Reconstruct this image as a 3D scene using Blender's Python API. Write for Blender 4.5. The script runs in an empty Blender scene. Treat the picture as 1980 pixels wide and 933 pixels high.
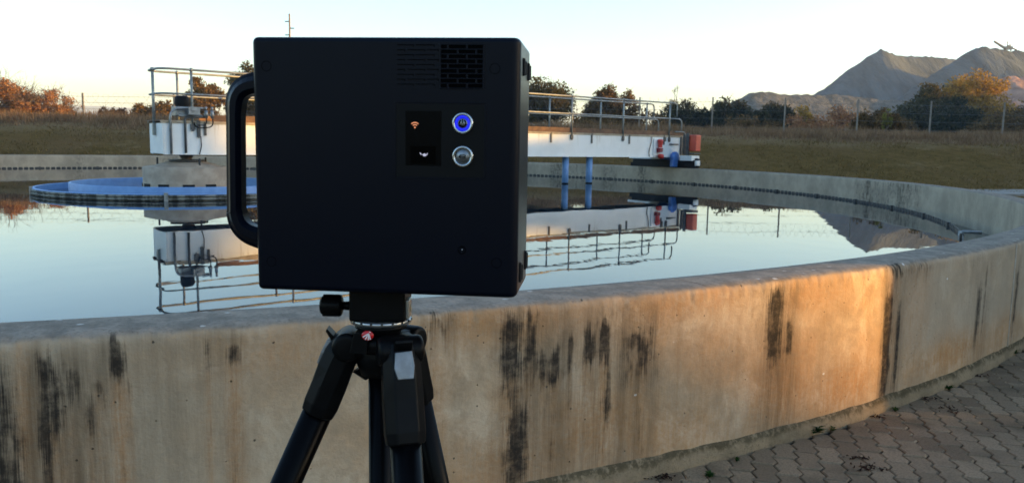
import bpy, bmesh, math, random
import numpy as np
from mathutils import Vector, Matrix

random.seed(7)
RNG = np.random.default_rng(11)
SC = bpy.context.scene
COL = SC.collection
R_ = math.radians

# ------------------------------------------------------------------ camera
FPX, PITCH, ROLL, CAMZ = 1546.4, 0.1208, -0.0174, 1.61
cam = bpy.data.cameras.new('camera')
cam.sensor_fit = 'HORIZONTAL'; cam.sensor_width = 36.0
cam.lens = 36.0 * FPX / 1980.0
cam.clip_start = 0.02; cam.clip_end = 20000
cam.dof.use_dof = True; cam.dof.focus_distance = 1.5; cam.dof.aperture_fstop = 14
cam_o = bpy.data.objects.new('camera', cam); COL.objects.link(cam_o)
_c, _s = math.cos(ROLL), math.sin(ROLL)
_U = Vector((0, math.sin(PITCH), math.cos(PITCH))); _F = Vector((0, math.cos(PITCH), -math.sin(PITCH)))
_right = Vector((1, 0, 0)) * _c - _U * _s; _up = Vector((1, 0, 0)) * _s + _U * _c
cam_o.matrix_world = Matrix((( _right.x, _up.x, -_F.x, 0), (_right.y, _up.y, -_F.y, 0), (_right.z, _up.z, -_F.z, CAMZ), (0, 0, 0, 1)))
SC.camera = cam_o

# ------------------------------------------------------------------ light
SUN_AZ, SUN_EL = 90.0, 5.0            # clockwise from the view direction (+Y)
world = bpy.data.worlds.new('World'); SC.world = world; world.use_nodes = True
wn = world.node_tree; bg = wn.nodes['Background']
sky = wn.nodes.new('ShaderNodeTexSky'); sky.sky_type = 'NISHITA'; sky.sun_disc = False
sky.sun_elevation = R_(SUN_EL); sky.sun_rotation = R_(SUN_AZ)
sky.altitude = 400; sky.air_density = 1.0; sky.dust_density = 1.3; sky.ozone_density = 2.35
wn.links.new(sky.outputs[0], bg.inputs[0]); bg.inputs[1].default_value = 0.15
sun = bpy.data.lights.new('sun', 'SUN'); sun.energy = 3.5; sun.angle = R_(0.55); sun.color = (1.0, 0.53, 0.09)
sun_o = bpy.data.objects.new('sun', sun); COL.objects.link(sun_o)
TO_SUN = Vector((math.sin(R_(SUN_AZ)) * math.cos(R_(SUN_EL)), math.cos(R_(SUN_AZ)) * math.cos(R_(SUN_EL)), math.sin(R_(SUN_EL))))
sun_o.rotation_euler = TO_SUN.to_track_quat('Z', 'Y').to_euler()
sun_o.location = TO_SUN * 60

SC.view_settings.view_transform = 'Standard'; SC.view_settings.look = 'None'
SC.view_settings.exposure = 2.5; SC.view_settings.gamma = 1.0; SC.view_settings.use_curve_mapping = False
SC.render.engine = 'CYCLES'
cy = SC.cycles
cy.use_denoising = True; cy.denoiser = 'OPENIMAGEDENOISE'
cy.max_bounces = 6; cy.diffuse_bounces = 3; cy.glossy_bounces = 4; cy.transmission_bounces = 4; cy.transparent_max_bounces = 8
cy.volume_bounces = 0; cy.caustics_reflective = False; cy.caustics_refractive = False
cy.use_adaptive_sampling = False; cy.sample_clamp_indirect = 6

# ------------------------------------------------------------------ measured place (metres; camera above the origin)
TC = Vector((-7.243, 17.797)); TR, TT, TW = 15.797, 0.311, 15.074     # tank centre, inner radius, wall, weir radius
ZR, ZW = 0.92, 0.443                                                  # rim, water level
RO = TR + TT
TH0 = math.atan2(-TC.y, -TC.x)

def ray(x, y):
    u, v = (x - 990) / FPX, -(y - 466.5) / FPX
    return _right * u + _up * v + _F
def at(x, y, Y):                       # the point seen at (x, y) of the photograph at depth Y
    d = ray(x, y); return Vector((0, 0, CAMZ)) + d * (Y / d.y)
def on_plane(x, y, z):
    d = ray(x, y); return Vector((0, 0, CAMZ)) + d * ((z - CAMZ) / d.z)
def project(p):
    p = Vector(p) - Vector((0, 0, CAMZ)); z = p.dot(_F)
    return 990 + FPX * p.dot(_right) / z, 466.5 - FPX * p.dot(_up) / z

FX = np.array([-200., -60., -24., 5., 32., 80., 250.]); FY = np.array([30., 37., 43.5, 49., 50.3, 52., 52.])
def fence_y(x): return np.interp(x, FX, FY)
def ground_z(x, y):
    s = np.asarray(y, float) - fence_y(x)
    z = np.interp(s, [-14.5, -12.5, -9, -5, -3, 0, 2, 8, 30, 60], [0, .12, .95, 2.0, 2.35, 2.6, 2.6, 2.2, 1.4, 1.0])
    return z

# ------------------------------------------------------------------ helpers
def link(o, parent=None):
    COL.objects.link(o)
    if parent: o.parent = parent
    return o
def tag(o, label=None, cat=None, group=None, kind=None):
    if label: o['label'] = label
    if cat: o['category'] = cat
    if group: o['group'] = group
    if kind: o['kind'] = kind
    return o
def empty(name, loc=(0, 0, 0), rz=0, label=None, cat=None, group=None):
    o = bpy.data.objects.new(name, None); o.location = loc; o.rotation_euler = (0, 0, rz); o.empty_display_size = .1
    link(o); return tag(o, label, cat, group)
class MB:
    """collects shapes and links them as one mesh object"""
    def __init__(s): s.v = []; s.f = []; s.sm = []
    def add(s, vs, fs, smooth=False):
        n = len(s.v); s.v += [tuple(p) for p in vs]; s.f += [tuple(i + n for i in f) for f in fs]; s.sm += [smooth] * len(fs); return s
    def box(s, c, d, rot=None):
        c = Vector(c); hx, hy, hz = d[0] / 2, d[1] / 2, d[2] / 2
        vs = [Vector((sx * hx, sy * hy, sz * hz)) for sz in (-1, 1) for sy in (-1, 1) for sx in (-1, 1)]
        if rot is not None: vs = [rot @ p for p in vs]
        return s.add([c + p for p in vs], [(0, 2, 3, 1), (4, 5, 7, 6), (0, 1, 5, 4), (2, 6, 7, 3), (0, 4, 6, 2), (1, 3, 7, 5)])
    def tube(s, pts, r, n=8, caps=True, closed=False):
        pts = [Vector(p) for p in pts]; m = len(pts)
        rs = r if isinstance(r, (list, tuple)) else [r] * m
        rings = []; side = None
        for i, p in enumerate(pts):
            if closed: t = pts[(i + 1) % m] - pts[i - 1]
            else: t = pts[min(i + 1, m - 1)] - pts[max(i - 1, 0)]
            t.normalize()
            if side is None:
                ref = Vector((0, 0, 1)) if abs(t.z) < .9 else Vector((1, 0, 0)); side = t.cross(ref).normalized()
            else:
                side = (side - t * side.dot(t)).normalized()
            up = t.cross(side)
            rings.append([p + (side * math.cos(2 * math.pi * k / n) + up * math.sin(2 * math.pi * k / n)) * rs[i] for k in range(n)])
        vs = [q for rg in rings for q in rg]; fs = []
        for i in range(m if closed else m - 1):
            a, b = i * n, ((i + 1) % m) * n
            for k in range(n): fs.append((a + k, a + (k + 1) % n, b + (k + 1) % n, b + k))
        s.add(vs, fs, n > 4)
        if caps and not closed:
            s.add(rings[0], [tuple(reversed(range(n)))]); s.add(rings[-1], [tuple(range(n))])
        return s
    def lathe(s, prof, c=(0, 0, 0), n=32, rot=None, smooth=True, a0=0, a1=2 * math.pi):
        c = Vector(c); full = abs(a1 - a0 - 2 * math.pi) < 1e-6; cnt = n if full else n + 1
        vs = []
        for k in range(cnt):
            a = a0 + (a1 - a0) * k / n
            for (r, z) in prof:
                p = Vector((r * math.cos(a), r * math.sin(a), z)); vs.append(c + (rot @ p if rot is not None else p))
        m = len(prof); fs = []
        for k in range(n):
            for j in range(m - 1):
                a, b = k * m + j, ((k + 1) % cnt) * m + j
                fs.append((a, b, b + 1, a + 1))
        return s.add(vs, fs, smooth)
    def loft(s, secs, caps=True, smooth=False):
        n = len(secs[0]); vs = [p for sc in secs for p in sc]; fs = []
        for i in range(len(secs) - 1):
            for k in range(n):
                a, b = i * n, (i + 1) * n; fs.append((a + k, a + (k + 1) % n, b + (k + 1) % n, b + k))
        s.add(vs, fs, smooth)
        if caps: s.add(secs[0], [tuple(reversed(range(n)))]); s.add(secs[-1], [tuple(range(n))])
        return s
    def prism(s, poly, y0, y1, axis='y'):
        """outline in (x, z) pushed from y0 to y1"""
        n = len(poly)
        vs = [(x, y0, z) for x, z in poly] + [(x, y1, z) for x, z in poly]
        fs = [tuple(range(n)), tuple(range(2 * n - 1, n - 1, -1))] + [(k, k + n, (k + 1) % n + n, (k + 1) % n) for k in range(n)]
        return s.add(vs, fs)
    def mesh(s, name, m):
        me = bpy.data.meshes.new(name); me.from_pydata(s.v, [], s.f)
        me.polygons.foreach_set('use_smooth', s.sm)
        if m: me.materials.append(m)
        me.update(); return me
    def build(s, name, m, parent=None, loc=None, bevel=0, rot=None):
        me = s.mesh(name, m)
        bm = bmesh.new(); bm.from_mesh(me)
        bmesh.ops.remove_doubles(bm, verts=bm.verts, dist=1e-6)
        bmesh.ops.recalc_face_normals(bm, faces=bm.faces); bm.to_mesh(me); bm.free()
        o = bpy.data.objects.new(name, me)
        if loc is not None: o.location = loc
        if rot is not None: o.rotation_euler = rot
        if bevel:
            b = o.modifiers.new('bevel', 'BEVEL'); b.width = bevel; b.segments = 3; b.limit_method = 'ANGLE'; b.angle_limit = R_(40)
        return link(o, parent)
def np_mesh(name, V, F, m, smooth=False, parent=None):
    me = bpy.data.meshes.new(name); V = np.asarray(V, np.float32); F = np.asarray(F, np.int32)
    k = F.shape[1]
    me.vertices.add(len(V)); me.vertices.foreach_set('co', V.ravel())
    me.loops.add(F.size); me.loops.foreach_set('vertex_index', F.ravel())
    me.polygons.add(len(F)); me.polygons.foreach_set('loop_start', np.arange(0, F.size, k, dtype=np.int32))
    me.polygons.foreach_set('use_smooth', np.full(len(F), smooth))
    me.materials.append(m); me.update(calc_edges=True); me.validate()
    o = bpy.data.objects.new(name, me); return link(o, parent)
def copy_tree(o, parent=None):
    c = o.copy(); COL.objects.link(c); c.parent = parent
    for ch in list(o.children): copy_tree(ch, c)
    return c
def bez(pts, n=8):
    """rounded polyline: corner points become short arcs; pts = (point, radius)"""
    out = [Vector(pts[0][0])]
    for i in range(1, len(pts) - 1):
        p, r = Vector(pts[i][0]), pts[i][1]; a, b = Vector(pts[i - 1][0]), Vector(pts[i + 1][0])
        if r <= 0: out.append(p); continue
        d1, d2 = (a - p).normalized(), (b - p).normalized(); q1, q2 = p + d1 * r, p + d2 * r
        for k in range(n + 1):
            t = k / n; out.append(q1 * (1 - t) ** 2 + p * 2 * t * (1 - t) + q2 * t * t)
    out.append(Vector(pts[-1][0])); return out

# ------------------------------------------------------------------ materials
class NT:
    def __init__(s, name):
        s.m = bpy.data.materials.new(name); s.m.use_nodes = True; s.t = s.m.node_tree; s.b = s.t.nodes['Principled BSDF']
    def n(s, typ, **kw):
        nd = s.t.nodes.new('ShaderNode' + typ)
        for k, v in kw.items(): setattr(nd, k, v)
        return nd
    def put(s, sock, v):
        if isinstance(v, bpy.types.NodeSocket): s.t.links.new(v, sock)
        elif v is not None: sock.default_value = v
    def math(s, op, a, b=None, clamp=False):
        nd = s.n('Math', operation=op, use_clamp=clamp); s.put(nd.inputs[0], a); s.put(nd.inputs[1], b); return nd.outputs[0]
    def mix(s, f, a, b, mode='MIX'):
        nd = s.n('MixRGB', blend_type=mode); s.put(nd.inputs[0], f); s.put(nd.inputs[1], c4(a)); s.put(nd.inputs[2], c4(b)); return nd.outputs[0]
    def step(s, v, lo, hi):
        nd = s.n('MapRange', interpolation_type='SMOOTHSTEP'); s.put(nd.inputs['Value'], v); nd.inputs['From Min'].default_value = lo; nd.inputs['From Max'].default_value = hi; return nd.outputs[0]
    def vec(s, kind='Object', scale=(1, 1, 1)):
        tc = s.n('TexCoord'); mp = s.n('Mapping'); s.t.links.new(tc.outputs[kind], mp.inputs[0]); mp.inputs['Scale'].default_value = scale; return mp.outputs[0]
    def attr(s, name): return s.n('Attribute', attribute_name=name)
    def scale(s, v, sc):
        mp = s.n('Mapping'); s.put(mp.inputs[0], v); mp.inputs['Scale'].default_value = sc; return mp.outputs[0]
    def noise(s, v, scale, detail=4, rough=.55, dist=0):
        nd = s.n('TexNoise'); s.put(nd.inputs['Vector'], v); nd.inputs['Scale'].default_value = scale; nd.inputs['Detail'].default_value = detail; nd.inputs['Roughness'].default_value = rough; nd.inputs['Distortion'].default_value = dist; return nd.outputs[0]
    def voro(s, v, scale, feature='F1'):
        nd = s.n('TexVoronoi', feature=feature); s.put(nd.inputs['Vector'], v); nd.inputs['Scale'].default_value = scale; return nd
    def bump(s, h, dist, strength=1.0):
        nd = s.n('Bump'); s.put(nd.inputs['Height'], h); nd.inputs['Distance'].default_value = dist; nd.inputs['Strength'].default_value = strength; s.t.links.new(nd.outputs[0], s.b.inputs['Normal'])
    def fin(s, col=None, rough=None, metal=None, spec=None, ior=None):
        s.put(s.b.inputs['Base Color'], c4(col)); s.put(s.b.inputs['Roughness'], rough); s.put(s.b.inputs['Metallic'], metal)
        s.put(s.b.inputs['Specular IOR Level'], spec); s.put(s.b.inputs['IOR'], ior); return s.m
def c4(c):
    return (c[0], c[1], c[2], 1) if isinstance(c, (tuple, list)) and len(c) == 3 else c
def M(name, a, b=None, sc=6, rough=.6, metal=0, spec=.5, bump=0, bsc=60, lo=.35, hi=.65, stretch=(1, 1, 1), rvar=0):
    t = NT(name); v = t.vec('Object', stretch)
    if b is not None:
        f = t.step(t.noise(v, sc, 6, .6), lo, hi); col = t.mix(f, a, b)
    else: f = None; col = a
    if bump: t.bump(t.noise(v, bsc, 4), bump)
    r = rough
    if rvar: r = t.math('ADD', t.math('MULTIPLY', t.noise(v, sc * 3, 4), rvar), rough - rvar / 2)
    return t.fin(col, r, metal, spec)
def EM(name, c, s):
    t = NT(name); t.b.inputs['Emission Color'].default_value = c4(c); t.b.inputs['Emission Strength'].default_value = s
    return t.fin((.02, .02, .02), .5)
# ================================================================== the setting
def vnoise(x, seed=0):
    """smooth 1-D noise in -1..1"""
    r = np.random.default_rng(seed).uniform(-1, 1, 4096); i = np.floor(x).astype(int); f = x - i; f = f * f * (3 - 2 * f)
    return r[i % 4096] * (1 - f) + r[(i + 1) % 4096] * f
def vnoise2(x, y, seed=0):
    r = np.random.default_rng(seed).uniform(-1, 1, (256, 256)); ix = np.floor(x).astype(int); iy = np.floor(y).astype(int)
    fx = x - ix; fy = y - iy; fx = fx * fx * (3 - 2 * fx); fy = fy * fy * (3 - 2 * fy)
    a = r[ix % 256, iy % 256]; b = r[(ix + 1) % 256, iy % 256]; c = r[ix % 256, (iy + 1) % 256]; d = r[(ix + 1) % 256, (iy + 1) % 256]
    return (a * (1 - fx) + b * fx) * (1 - fy) + (c * (1 - fx) + d * fx) * fy
def grid_faces(nx, ny):
    i = np.arange(nx - 1)[:, None] * ny + np.arange(ny - 1)[None, :]
    return np.stack([i, i + ny, i + ny + 1, i + 1], -1).reshape(-1, 4)

# ---- ground sheet
t = NT('ground_grass'); v = t.vec('Object')
n1 = t.noise(v, .22, 5, .6); n2 = t.noise(v, 2.2, 6, .65); n3 = t.noise(v, 18, 4)
col = t.mix(t.step(n2, .35, .68), (.100, .064, .021), (.152, .094, .034))
col = t.mix(t.step(n1, .42, .68), col, (.14, .086, .038))
col = t.mix(t.math('MULTIPLY', t.step(n3, .55, .75), .5), col, (.065, .047, .016))
zz = t.n('SeparateXYZ'); t.put(zz.inputs[0], v); col = t.mix(t.math('MULTIPLY', t.step(t.math('ADD', zz.outputs[2], t.math('MULTIPLY', n1, .8)), 2.05, 2.5), .8), col, (.20, .135, .07)); col = t.mix(t.math('MULTIPLY', t.step(t.noise(v, .6, 6, .7), .56, .66), .75), col, (.185, .125, .062)); col = t.mix(t.math('MULTIPLY', t.step(t.noise(t.scale(v, (.5, 1, 1)), .45, 6, .7), .60, .70), .7), col, (.052, .04, .016))
t.bump(n3, .03); MAT_GROUND = t.fin(col, 1.0, spec=.0)
def spread(lo, hi, far, d):
    core = np.arange(lo, hi + d / 2, d); k = np.geomspace(1, far - hi, 16); kl = np.geomspace(1, far + lo if lo < 0 else far, 16)
    return np.concatenate([lo - kl[::-1], core, hi + k])
gx = spread(-62, 72, 6500, .6); gy = spread(-18, 78, 6500, .5)
GX, GY = np.meshgrid(gx, gy, indexing='ij')
GZ = ground_z(GX, GY) - .06
rr = np.hypot(GX - TC.x, GY - TC.y)
GZ = GZ + np.where((rr > 20), .06 * vnoise2(GX * .35, GY * .35, 3) + .03 * vnoise2(GX * 1.1, GY * 1.1, 4), 0) * (np.abs(GX) < 80) * np.clip(GZ, 0, 1)
GZ = np.where(rr < RO + .8, np.minimum(GZ, .25), GZ)
GZ = np.where(rr < TR - 1.2, -.6, GZ)
o = np_mesh('ground', np.stack([GX, GY, GZ], -1).reshape(-1, 3), grid_faces(len(gx), len(gy)), MAT_GROUND, True); tag(o, kind='structure')

# ---- pavement: bedding sheet and interlocking pavers round the tank
MAT_BED = M('bedding_sand', (.022, .019, .015), (.045, .038, .028), 14, .95, spec=.2, bump=.006, bsc=120)
mb = MB(); mb.lathe([(RO + 4.6, -.05), (RO + 4.6, -.016), (RO - .06, -.016)], (TC.x, TC.y, 0), 180)
pavement = mb.build('pavement', MAT_BED); tag(pavement, kind='structure')
t = NT('paver_concrete'); v = t.vec('Object'); oi = t.n('ObjectInfo'); ge = t.n('NewGeometry')
rnd = t.math('FRACT', t.math('ADD', oi.outputs['Random'], ge.outputs['Random Per Island']))
wv = t.n('NewGeometry').outputs['Position']
col = t.mix(rnd, (.175, .122, .076), (.30, .215, .135))
col = t.mix(t.step(t.noise(wv, 2.1, 5), .45, .7), col, (.13, .095, .06))
col = t.mix(t.math('MULTIPLY', t.step(t.noise(wv, 90, 4), .4, .7), .45), col, (.07, .053, .036))
col = t.mix(t.math('MULTIPLY', t.step(t.noise(wv, 320, 2), .6, .72), .5), col, (.25, .20, .145))
t.bump(t.noise(wv, 170, 5, .7), .0035); MAT_PAVER = t.fin(col, .95, spec=.08)
PL, PW, PA = .225, .1135, R_(-104)
def zig(p):
    u = (p / (PL / 2)) % 1.0
    return .0125 * ((u / .62) * 2 - 1 if u < .62 else 1 - (u - .62) / .38 * 2)
def paver_mesh(name, seed):
    rng = random.Random(seed)
    br = [0, .62 * PL / 2, PL / 2, PL / 2 + .62 * PL / 2, PL]
    left = [(p, zig(p)) for p in br]; right = [(p, PW + zig(p)) for p in reversed(br)]
    pts = [(p - PL / 2 + .004 * math.sin(q * 40), q - PW / 2) for p, q in left + right]
    def ring(inset, z):
        return [Vector((p * (1 - 2 * inset / PL) + rng.uniform(-1, 1) * .0009, q * (1 - 2 * inset / PW) + rng.uniform(-1, 1) * .0009, z)) for p, q in pts]
    b = MB(); b.loft([ring(.0025, -.035), ring(.0027, -.006), ring(.0085, 0)])
    return b.mesh(name, MAT_PAVER)
pav = [paver_mesh('paver', i) for i in range(6)]
ca, sa = math.cos(PA), math.sin(PA)
cells = []
for k in range(-95, 96):
    for j in range(-55, 56):
        p = (j + (.5 if k % 2 else 0)) * PL; q = k * PW
        x, y = 2.2 + p * ca - q * sa, 4.2 + p * sa + q * ca
        r = math.hypot(x - TC.x, y - TC.y)
        if r < RO - .02 or r > RO + 4.4: continue
        if y > .3:
            u, w_ = project((x, y, 0)); vis = -60 < u < 2040 and w_ < 985
        else: u, w_, vis = 0, 0, False
        if not vis and (math.hypot(x - 2.6, y - 4.0) > 6.2 or x < -2.5): continue
        d = math.hypot(x, y)
        cells.append((0 if vis else 1, d, x, y))
cells.sort()
rest = MB(); cnt = 0; rp = random.Random(5)
for vis, d, x, y in cells:
    rot = Matrix.Rotation(PA + rp.uniform(-.012, .012), 3, 'Z') @ Matrix.Rotation(rp.uniform(-.012, .012), 3, 'X') @ Matrix.Rotation(rp.uniform(-.008, .008), 3, 'Y')
    dz = rp.uniform(-.004, .0025)
    if vis == 0 and cnt < 300:
        o = bpy.data.objects.new('paver', pav[cnt % 6]); o.matrix_local = Matrix.Translation((x, y, dz)) @ rot.to_4x4(); link(o, pavement); cnt += 1
    else:
        me = pav[cnt % 6]; rest.add([rot @ vv.co + Vector((x, y, dz)) for vv in me.vertices], [tuple(pl.vertices) for pl in me.polygons]); cnt += 1
o = rest.build('pavers_beyond', MAT_PAVER, pavement); tag(o, kind='stuff')

# ---- far concrete path that shows over the rim at the right
pp = [on_plane(1925, 371, .03), on_plane(1930, 364.5, .03)]
t = MB(); a = Vector((17.0, 30.5, .0)); b_ = Vector((27, 33.5, 0)); n_ = Vector((-.3, .95, 0)) * 3.2
t.add([a + Vector((0, 0, .02)), b_ + Vector((0, 0, .02)), b_ + n_ + Vector((0, 0, .02)), a + n_ + Vector((0, 0, .02)), a - Vector((0, 0, .1)), b_ - Vector((0, 0, .1)), b_ + n_ - Vector((0, 0, .1)), a + n_ - Vector((0, 0, .1))], [(0, 1, 2, 3), (0, 4, 5, 1), (1, 5, 6, 2), (2, 6, 7, 3), (3, 7, 4, 0)])
o = t.build('path', M('path_concrete', (.17, .155, .13), (.22, .20, .17), 3, .9, bump=.003)); tag(o, kind='structure')

# ================================================================== settling tank
tank = empty('settling_tank', (TC.x, TC.y, 0), 0, 'large round concrete settling tank with stained wall and notched weir', 'tank')
STAINS = [(1.243,1.349,0.544,0.887,0.90),(1.349,1.419,0.594,0.859,0.80),(1.432,1.466,0.555,0.705,0.70),(1.487,1.544,0.547,0.734,0.85),(1.579,1.610,0.569,0.741,0.75),
 (1.662,1.733,0.596,0.782,0.85),(1.750,1.811,0.598,0.806,1.05),(1.788,1.830,0.298,0.60,0.62),(1.896,2.065,0.561,0.734,0.85),(1.271,1.385,0.06,0.451,0.92),(0.883,1.003,0.831,0.905,0.62),
 (-0.72,-0.585,0.20,0.80,.82),(-0.505,-0.415,0.56,0.85,.8),(-0.512,-0.462,0.1,0.72,.72),(-0.60,-0.55,0.1,0.66,.7),(-.45,-.37,.60,.78,.5),(-0.360,-0.334,0.586,0.760,0.75),(-0.276,-0.226,0.713,0.884,0.95),
 (-0.331,-0.292,0.689,0.761,0.6),(-0.229,-0.208,0.695,0.748,0.68),(0.041,0.059,0.723,0.853,0.72),(0.111,0.170,0.810,0.897,0.75),(0.115,0.126,0.660,0.780,0.55),
 (2.864,2.986,0.436,0.861,0.98),(3.018,3.075,0.467,0.675,0.80),(3.969,4.068,0.102,0.785,1.0),(4.125,4.170,0.145,0.711,0.82),(4.004,4.18,0.85,0.92,.85),(4.175,4.55,0.885,0.915,0.6),
 (5.328,5.411,0.263,0.678,0.72),(5.46,5.49,0.15,0.8,0.5),(6.194,6.286,0.181,0.722,0.66),(-1.2,-.8,.1,.8,.8),(-1.9,-1.6,.3,.85,.8),(7.1,7.2,.1,.8,.6)]
RUST = [(1.0,.84,.8,.12,.7),(1.75,.30,.5,.22,.8),(2.25,.18,.5,.16,.7),(3.0,.28,.35,.3,.9),(3.6,.22,.5,.2,.9),(5.0,.22,.8,.16,.9),(6.0,.2,.6,.2,.7),(1.3,.15,.4,.25,.7),(2.3,.84,.5,.1,.6),(.35,.8,.25,.1,.5),(3.3,.8,.5,.15,.5),(-.54,.6,.04,.3,.9),(2.5,.55,.5,.3,.35)]
th_f = np.arange(-3.2, 8.6, .012) / RO
th_c = np.arange(8.6 / RO, 2 * math.pi - 3.2 / RO, .12 / RO)
TH = np.concatenate([th_f, th_c])
prof = [(TR, z, 2) for z in np.linspace(.06, .895, 9)] + [(TR + .006, .913, 1.5), (TR + .02, ZR, 1)] + [(TR + x, ZR + .002, 1) for x in (.09, .16, .22)]
prof += [(RO - .045, ZR, 1), (RO - .022, ZR - .006, .8), (RO - .008, ZR - .018, .4), (RO - .002, ZR - .034, 0)]
prof += [(RO, z, 0) for z in np.arange(ZR - .05, -.1, -.016)]
PR = np.array([p[0] for p in prof]); PZ = np.array([p[1] for p in prof]); PK = np.array([p[2] for p in prof])
S2 = (TH * RO)[:, None] + 0 * PR[None, :]
RR = PR[None, :] + 0 * S2; ZZ = PZ[None, :] + 0 * S2; KK = PK[None, :] + 0 * S2
edge = ((KK < 1) & (ZZ > .85))
RR = RR + np.where(edge, .007 * vnoise(S2 * 9, 21) * ((ZZ - .85) / .07) + .003 * vnoise(S2 * 37, 22), 0)
ZZ = ZZ + np.where(edge & (KK > .2), .004 * vnoise(S2 * 13, 23) - .004 * (np.abs(vnoise(S2 * 31, 24)) > .75), 0)
RR = RR + np.where(KK == 0, .0025 * vnoise2(S2 * 2.0, ZZ * 3, 26), 0)
stain = np.zeros_like(S2); rust = np.zeros_like(S2)
def win(x, lo, hi, s0, s1): return np.clip((x - lo) / s0 + .5, 0, 1) * np.clip((hi - x) / s1 + .5, 0, 1)
STAINS = [(a, b, c, d, k * 1.14) for a, b, c, d, k in STAINS] + [(1.235, 1.56, .555, .70, .62), (1.88, 2.08, .50, .76, .6), (1.26, 1.36, .40, .56, .6)]
for i, (s0, s1, z0, z1, k) in enumerate(STAINS):
    j = .05 * vnoise(S2 * 45, 40 + i); wdt = max(.02, (s1 - s0) * .6)
    m = win(S2, s0, s1, wdt, wdt) * win(ZZ + j, z0, z1, .30 * (z1 - z0) + .05, .26 * (z1 - z0) + .02)
    stain = np.maximum(stain, k * m)
    tail = win(S2, s0, s1, wdt, wdt) * win(ZZ, .02, z0 + .05, .3, .1) * .36 * k
    rust = np.maximum(rust, tail * 1.9); stain = np.maximum(stain, tail * .55)
hole = np.exp(-((S2 - 1.955) / .026) ** 2 - ((ZZ - .62) / .05) ** 2); stain = stain * (1 - .85 * hole)
for s0, z0, a, b, k in RUST: rust = np.maximum(rust, k * np.exp(-((S2 - s0) / a) ** 2 - ((ZZ - z0) / b) ** 2))
wash = np.zeros_like(S2)
for s0, s1, z0, z1, k in STAINS + [(1.22, 2.1, .0, .85, .62), (1.22, 2.1, .5, .76, .8), (-1.0, -.28, .0, .84, .95), (2.82, 3.12, .0, .86, .6), (3.95, 4.22, .05, .9, .6), (-.35, .2, .45, .9, .35), (5.2, 5.6, .05, .8, .4)]:
    hgt = z1 - z0
    wash = np.maximum(wash, min(k, .9) * win(S2 + .02 * vnoise(ZZ * 9, 33), s0 - .012, s1 + .012, .07, .07) * win(ZZ + .04 * vnoise(S2 * 30, 34), z0 - .25 * hgt - .06, z1 + .03, .35 * hgt + .12, .1))
inner_st = np.where(KK >= 2, np.clip(vnoise(S2 * 1.3, 60) * .7 + .25 * vnoise(S2 * 6, 61), 0, 1) * .75, 0); stain = np.where(KK >= 1.5, inner_st, stain * (KK < .9))
ANG = TH0 + S2 / RO
V = np.stack([RR * np.cos(ANG), RR * np.sin(ANG), ZZ], -1).reshape(-1, 3)
nA, nP = S2.shape
i = np.arange(nA)[:, None] * nP + np.arange(nP - 1)[None, :]; i2 = ((np.arange(nA) + 1) % nA)[:, None] * nP + np.arange(nP - 1)[None, :]
F = np.stack([i, i + 1, i2 + 1, i2], -1).reshape(-1, 4)

t = NT('stained_concrete')
sz = t.attr('sz').outputs['Vector']; st = t.attr('stain').outputs['Fac']; ru = t.attr('rust').outputs['Fac']
sp = t.n('SeparateXYZ'); t.put(sp.inputs[0], sz); kind = sp.outputs[2]
flat = t.scale(sz, (1, 1, 0))
blot = t.noise(flat, 1.7, 5, .6); fine = t.noise(flat, 42, 5, .65); streak = t.math('ADD', t.math('MULTIPLY', t.noise(t.scale(sz, (38, 1.6, 0)), 1, 5, .62), .55), t.math('MULTIPLY', t.noise(t.scale(sz, (150, 6, 0)), 1, 4, .6), .45)); st2 = t.noise(t.scale(sz, (12, .8, 0)), 1, 4, .6)
mott = t.noise(flat, 11, 6, .7)
base = t.mix(t.step(blot, .35, .68), (.47, .36, .245), (.47, .295, .16))
base = t.mix(t.math('MULTIPLY', t.step(mott, .42, .7), .5), base, (.27, .19, .12))
base = t.mix(t.math('MULTIPLY', t.step(st2, .48, .72), .38), base, (.26, .165, .088))
cloud = t.noise(t.scale(sz, (1, .75, 0)), 4.2, 6, .68, .6); base = t.mix(t.math('MULTIPLY', t.step(cloud, .44, .66), .55), base, (.285, .21, .135)); base = t.mix(t.math('MULTIPLY', t.step(cloud, .50, .34), .55), base, (.60, .47, .33)); base = t.mix(t.math('MULTIPLY', t.step(t.noise(flat, 190, 3, .7), .55, .75), .35), base, (.20, .14, .085))
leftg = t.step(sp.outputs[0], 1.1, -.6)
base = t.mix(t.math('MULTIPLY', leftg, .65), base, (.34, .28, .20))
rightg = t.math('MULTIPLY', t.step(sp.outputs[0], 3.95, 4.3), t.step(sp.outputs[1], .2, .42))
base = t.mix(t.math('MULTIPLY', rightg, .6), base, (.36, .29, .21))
rv = t.math('MULTIPLY', ru, t.step(t.math('ADD', t.math('MULTIPLY', streak, .6), t.math('MULTIPLY', fine, .4)), .3, .62))
base = t.mix(t.math('MULTIPLY', rv, .85), base, (.40, .175, .052))
vp0 = t.n('NewGeometry').outputs['Position']; topc = t.mix(t.step(t.noise(vp0, 9, 6, .7), .35, .65), (.29, .235, .18), (.18, .148, .115)); topc = t.mix(t.math('MULTIPLY', t.step(t.noise(vp0, 55, 5, .7), .5, .7), .6), topc, (.10, .082, .065)); inn = t.mix(t.step(t.noise(t.scale(sz, (1.6, 1.2, 0)), 1, 6, .7), .35, .65), (.43, .36, .265), (.30, .255, .19))
k1 = t.step(kind, .25, .85); k2 = t.step(kind, 1.3, 1.9)
base = t.mix(k1, base, topc); base = t.mix(k2, base, inn)
pot = t.math('ADD', st, t.math('ADD', t.math('MULTIPLY', t.math('SUBTRACT', streak, .5), 2.5), t.math('MULTIPLY', t.math('SUBTRACT', mott, .5), 1.3)))
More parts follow.
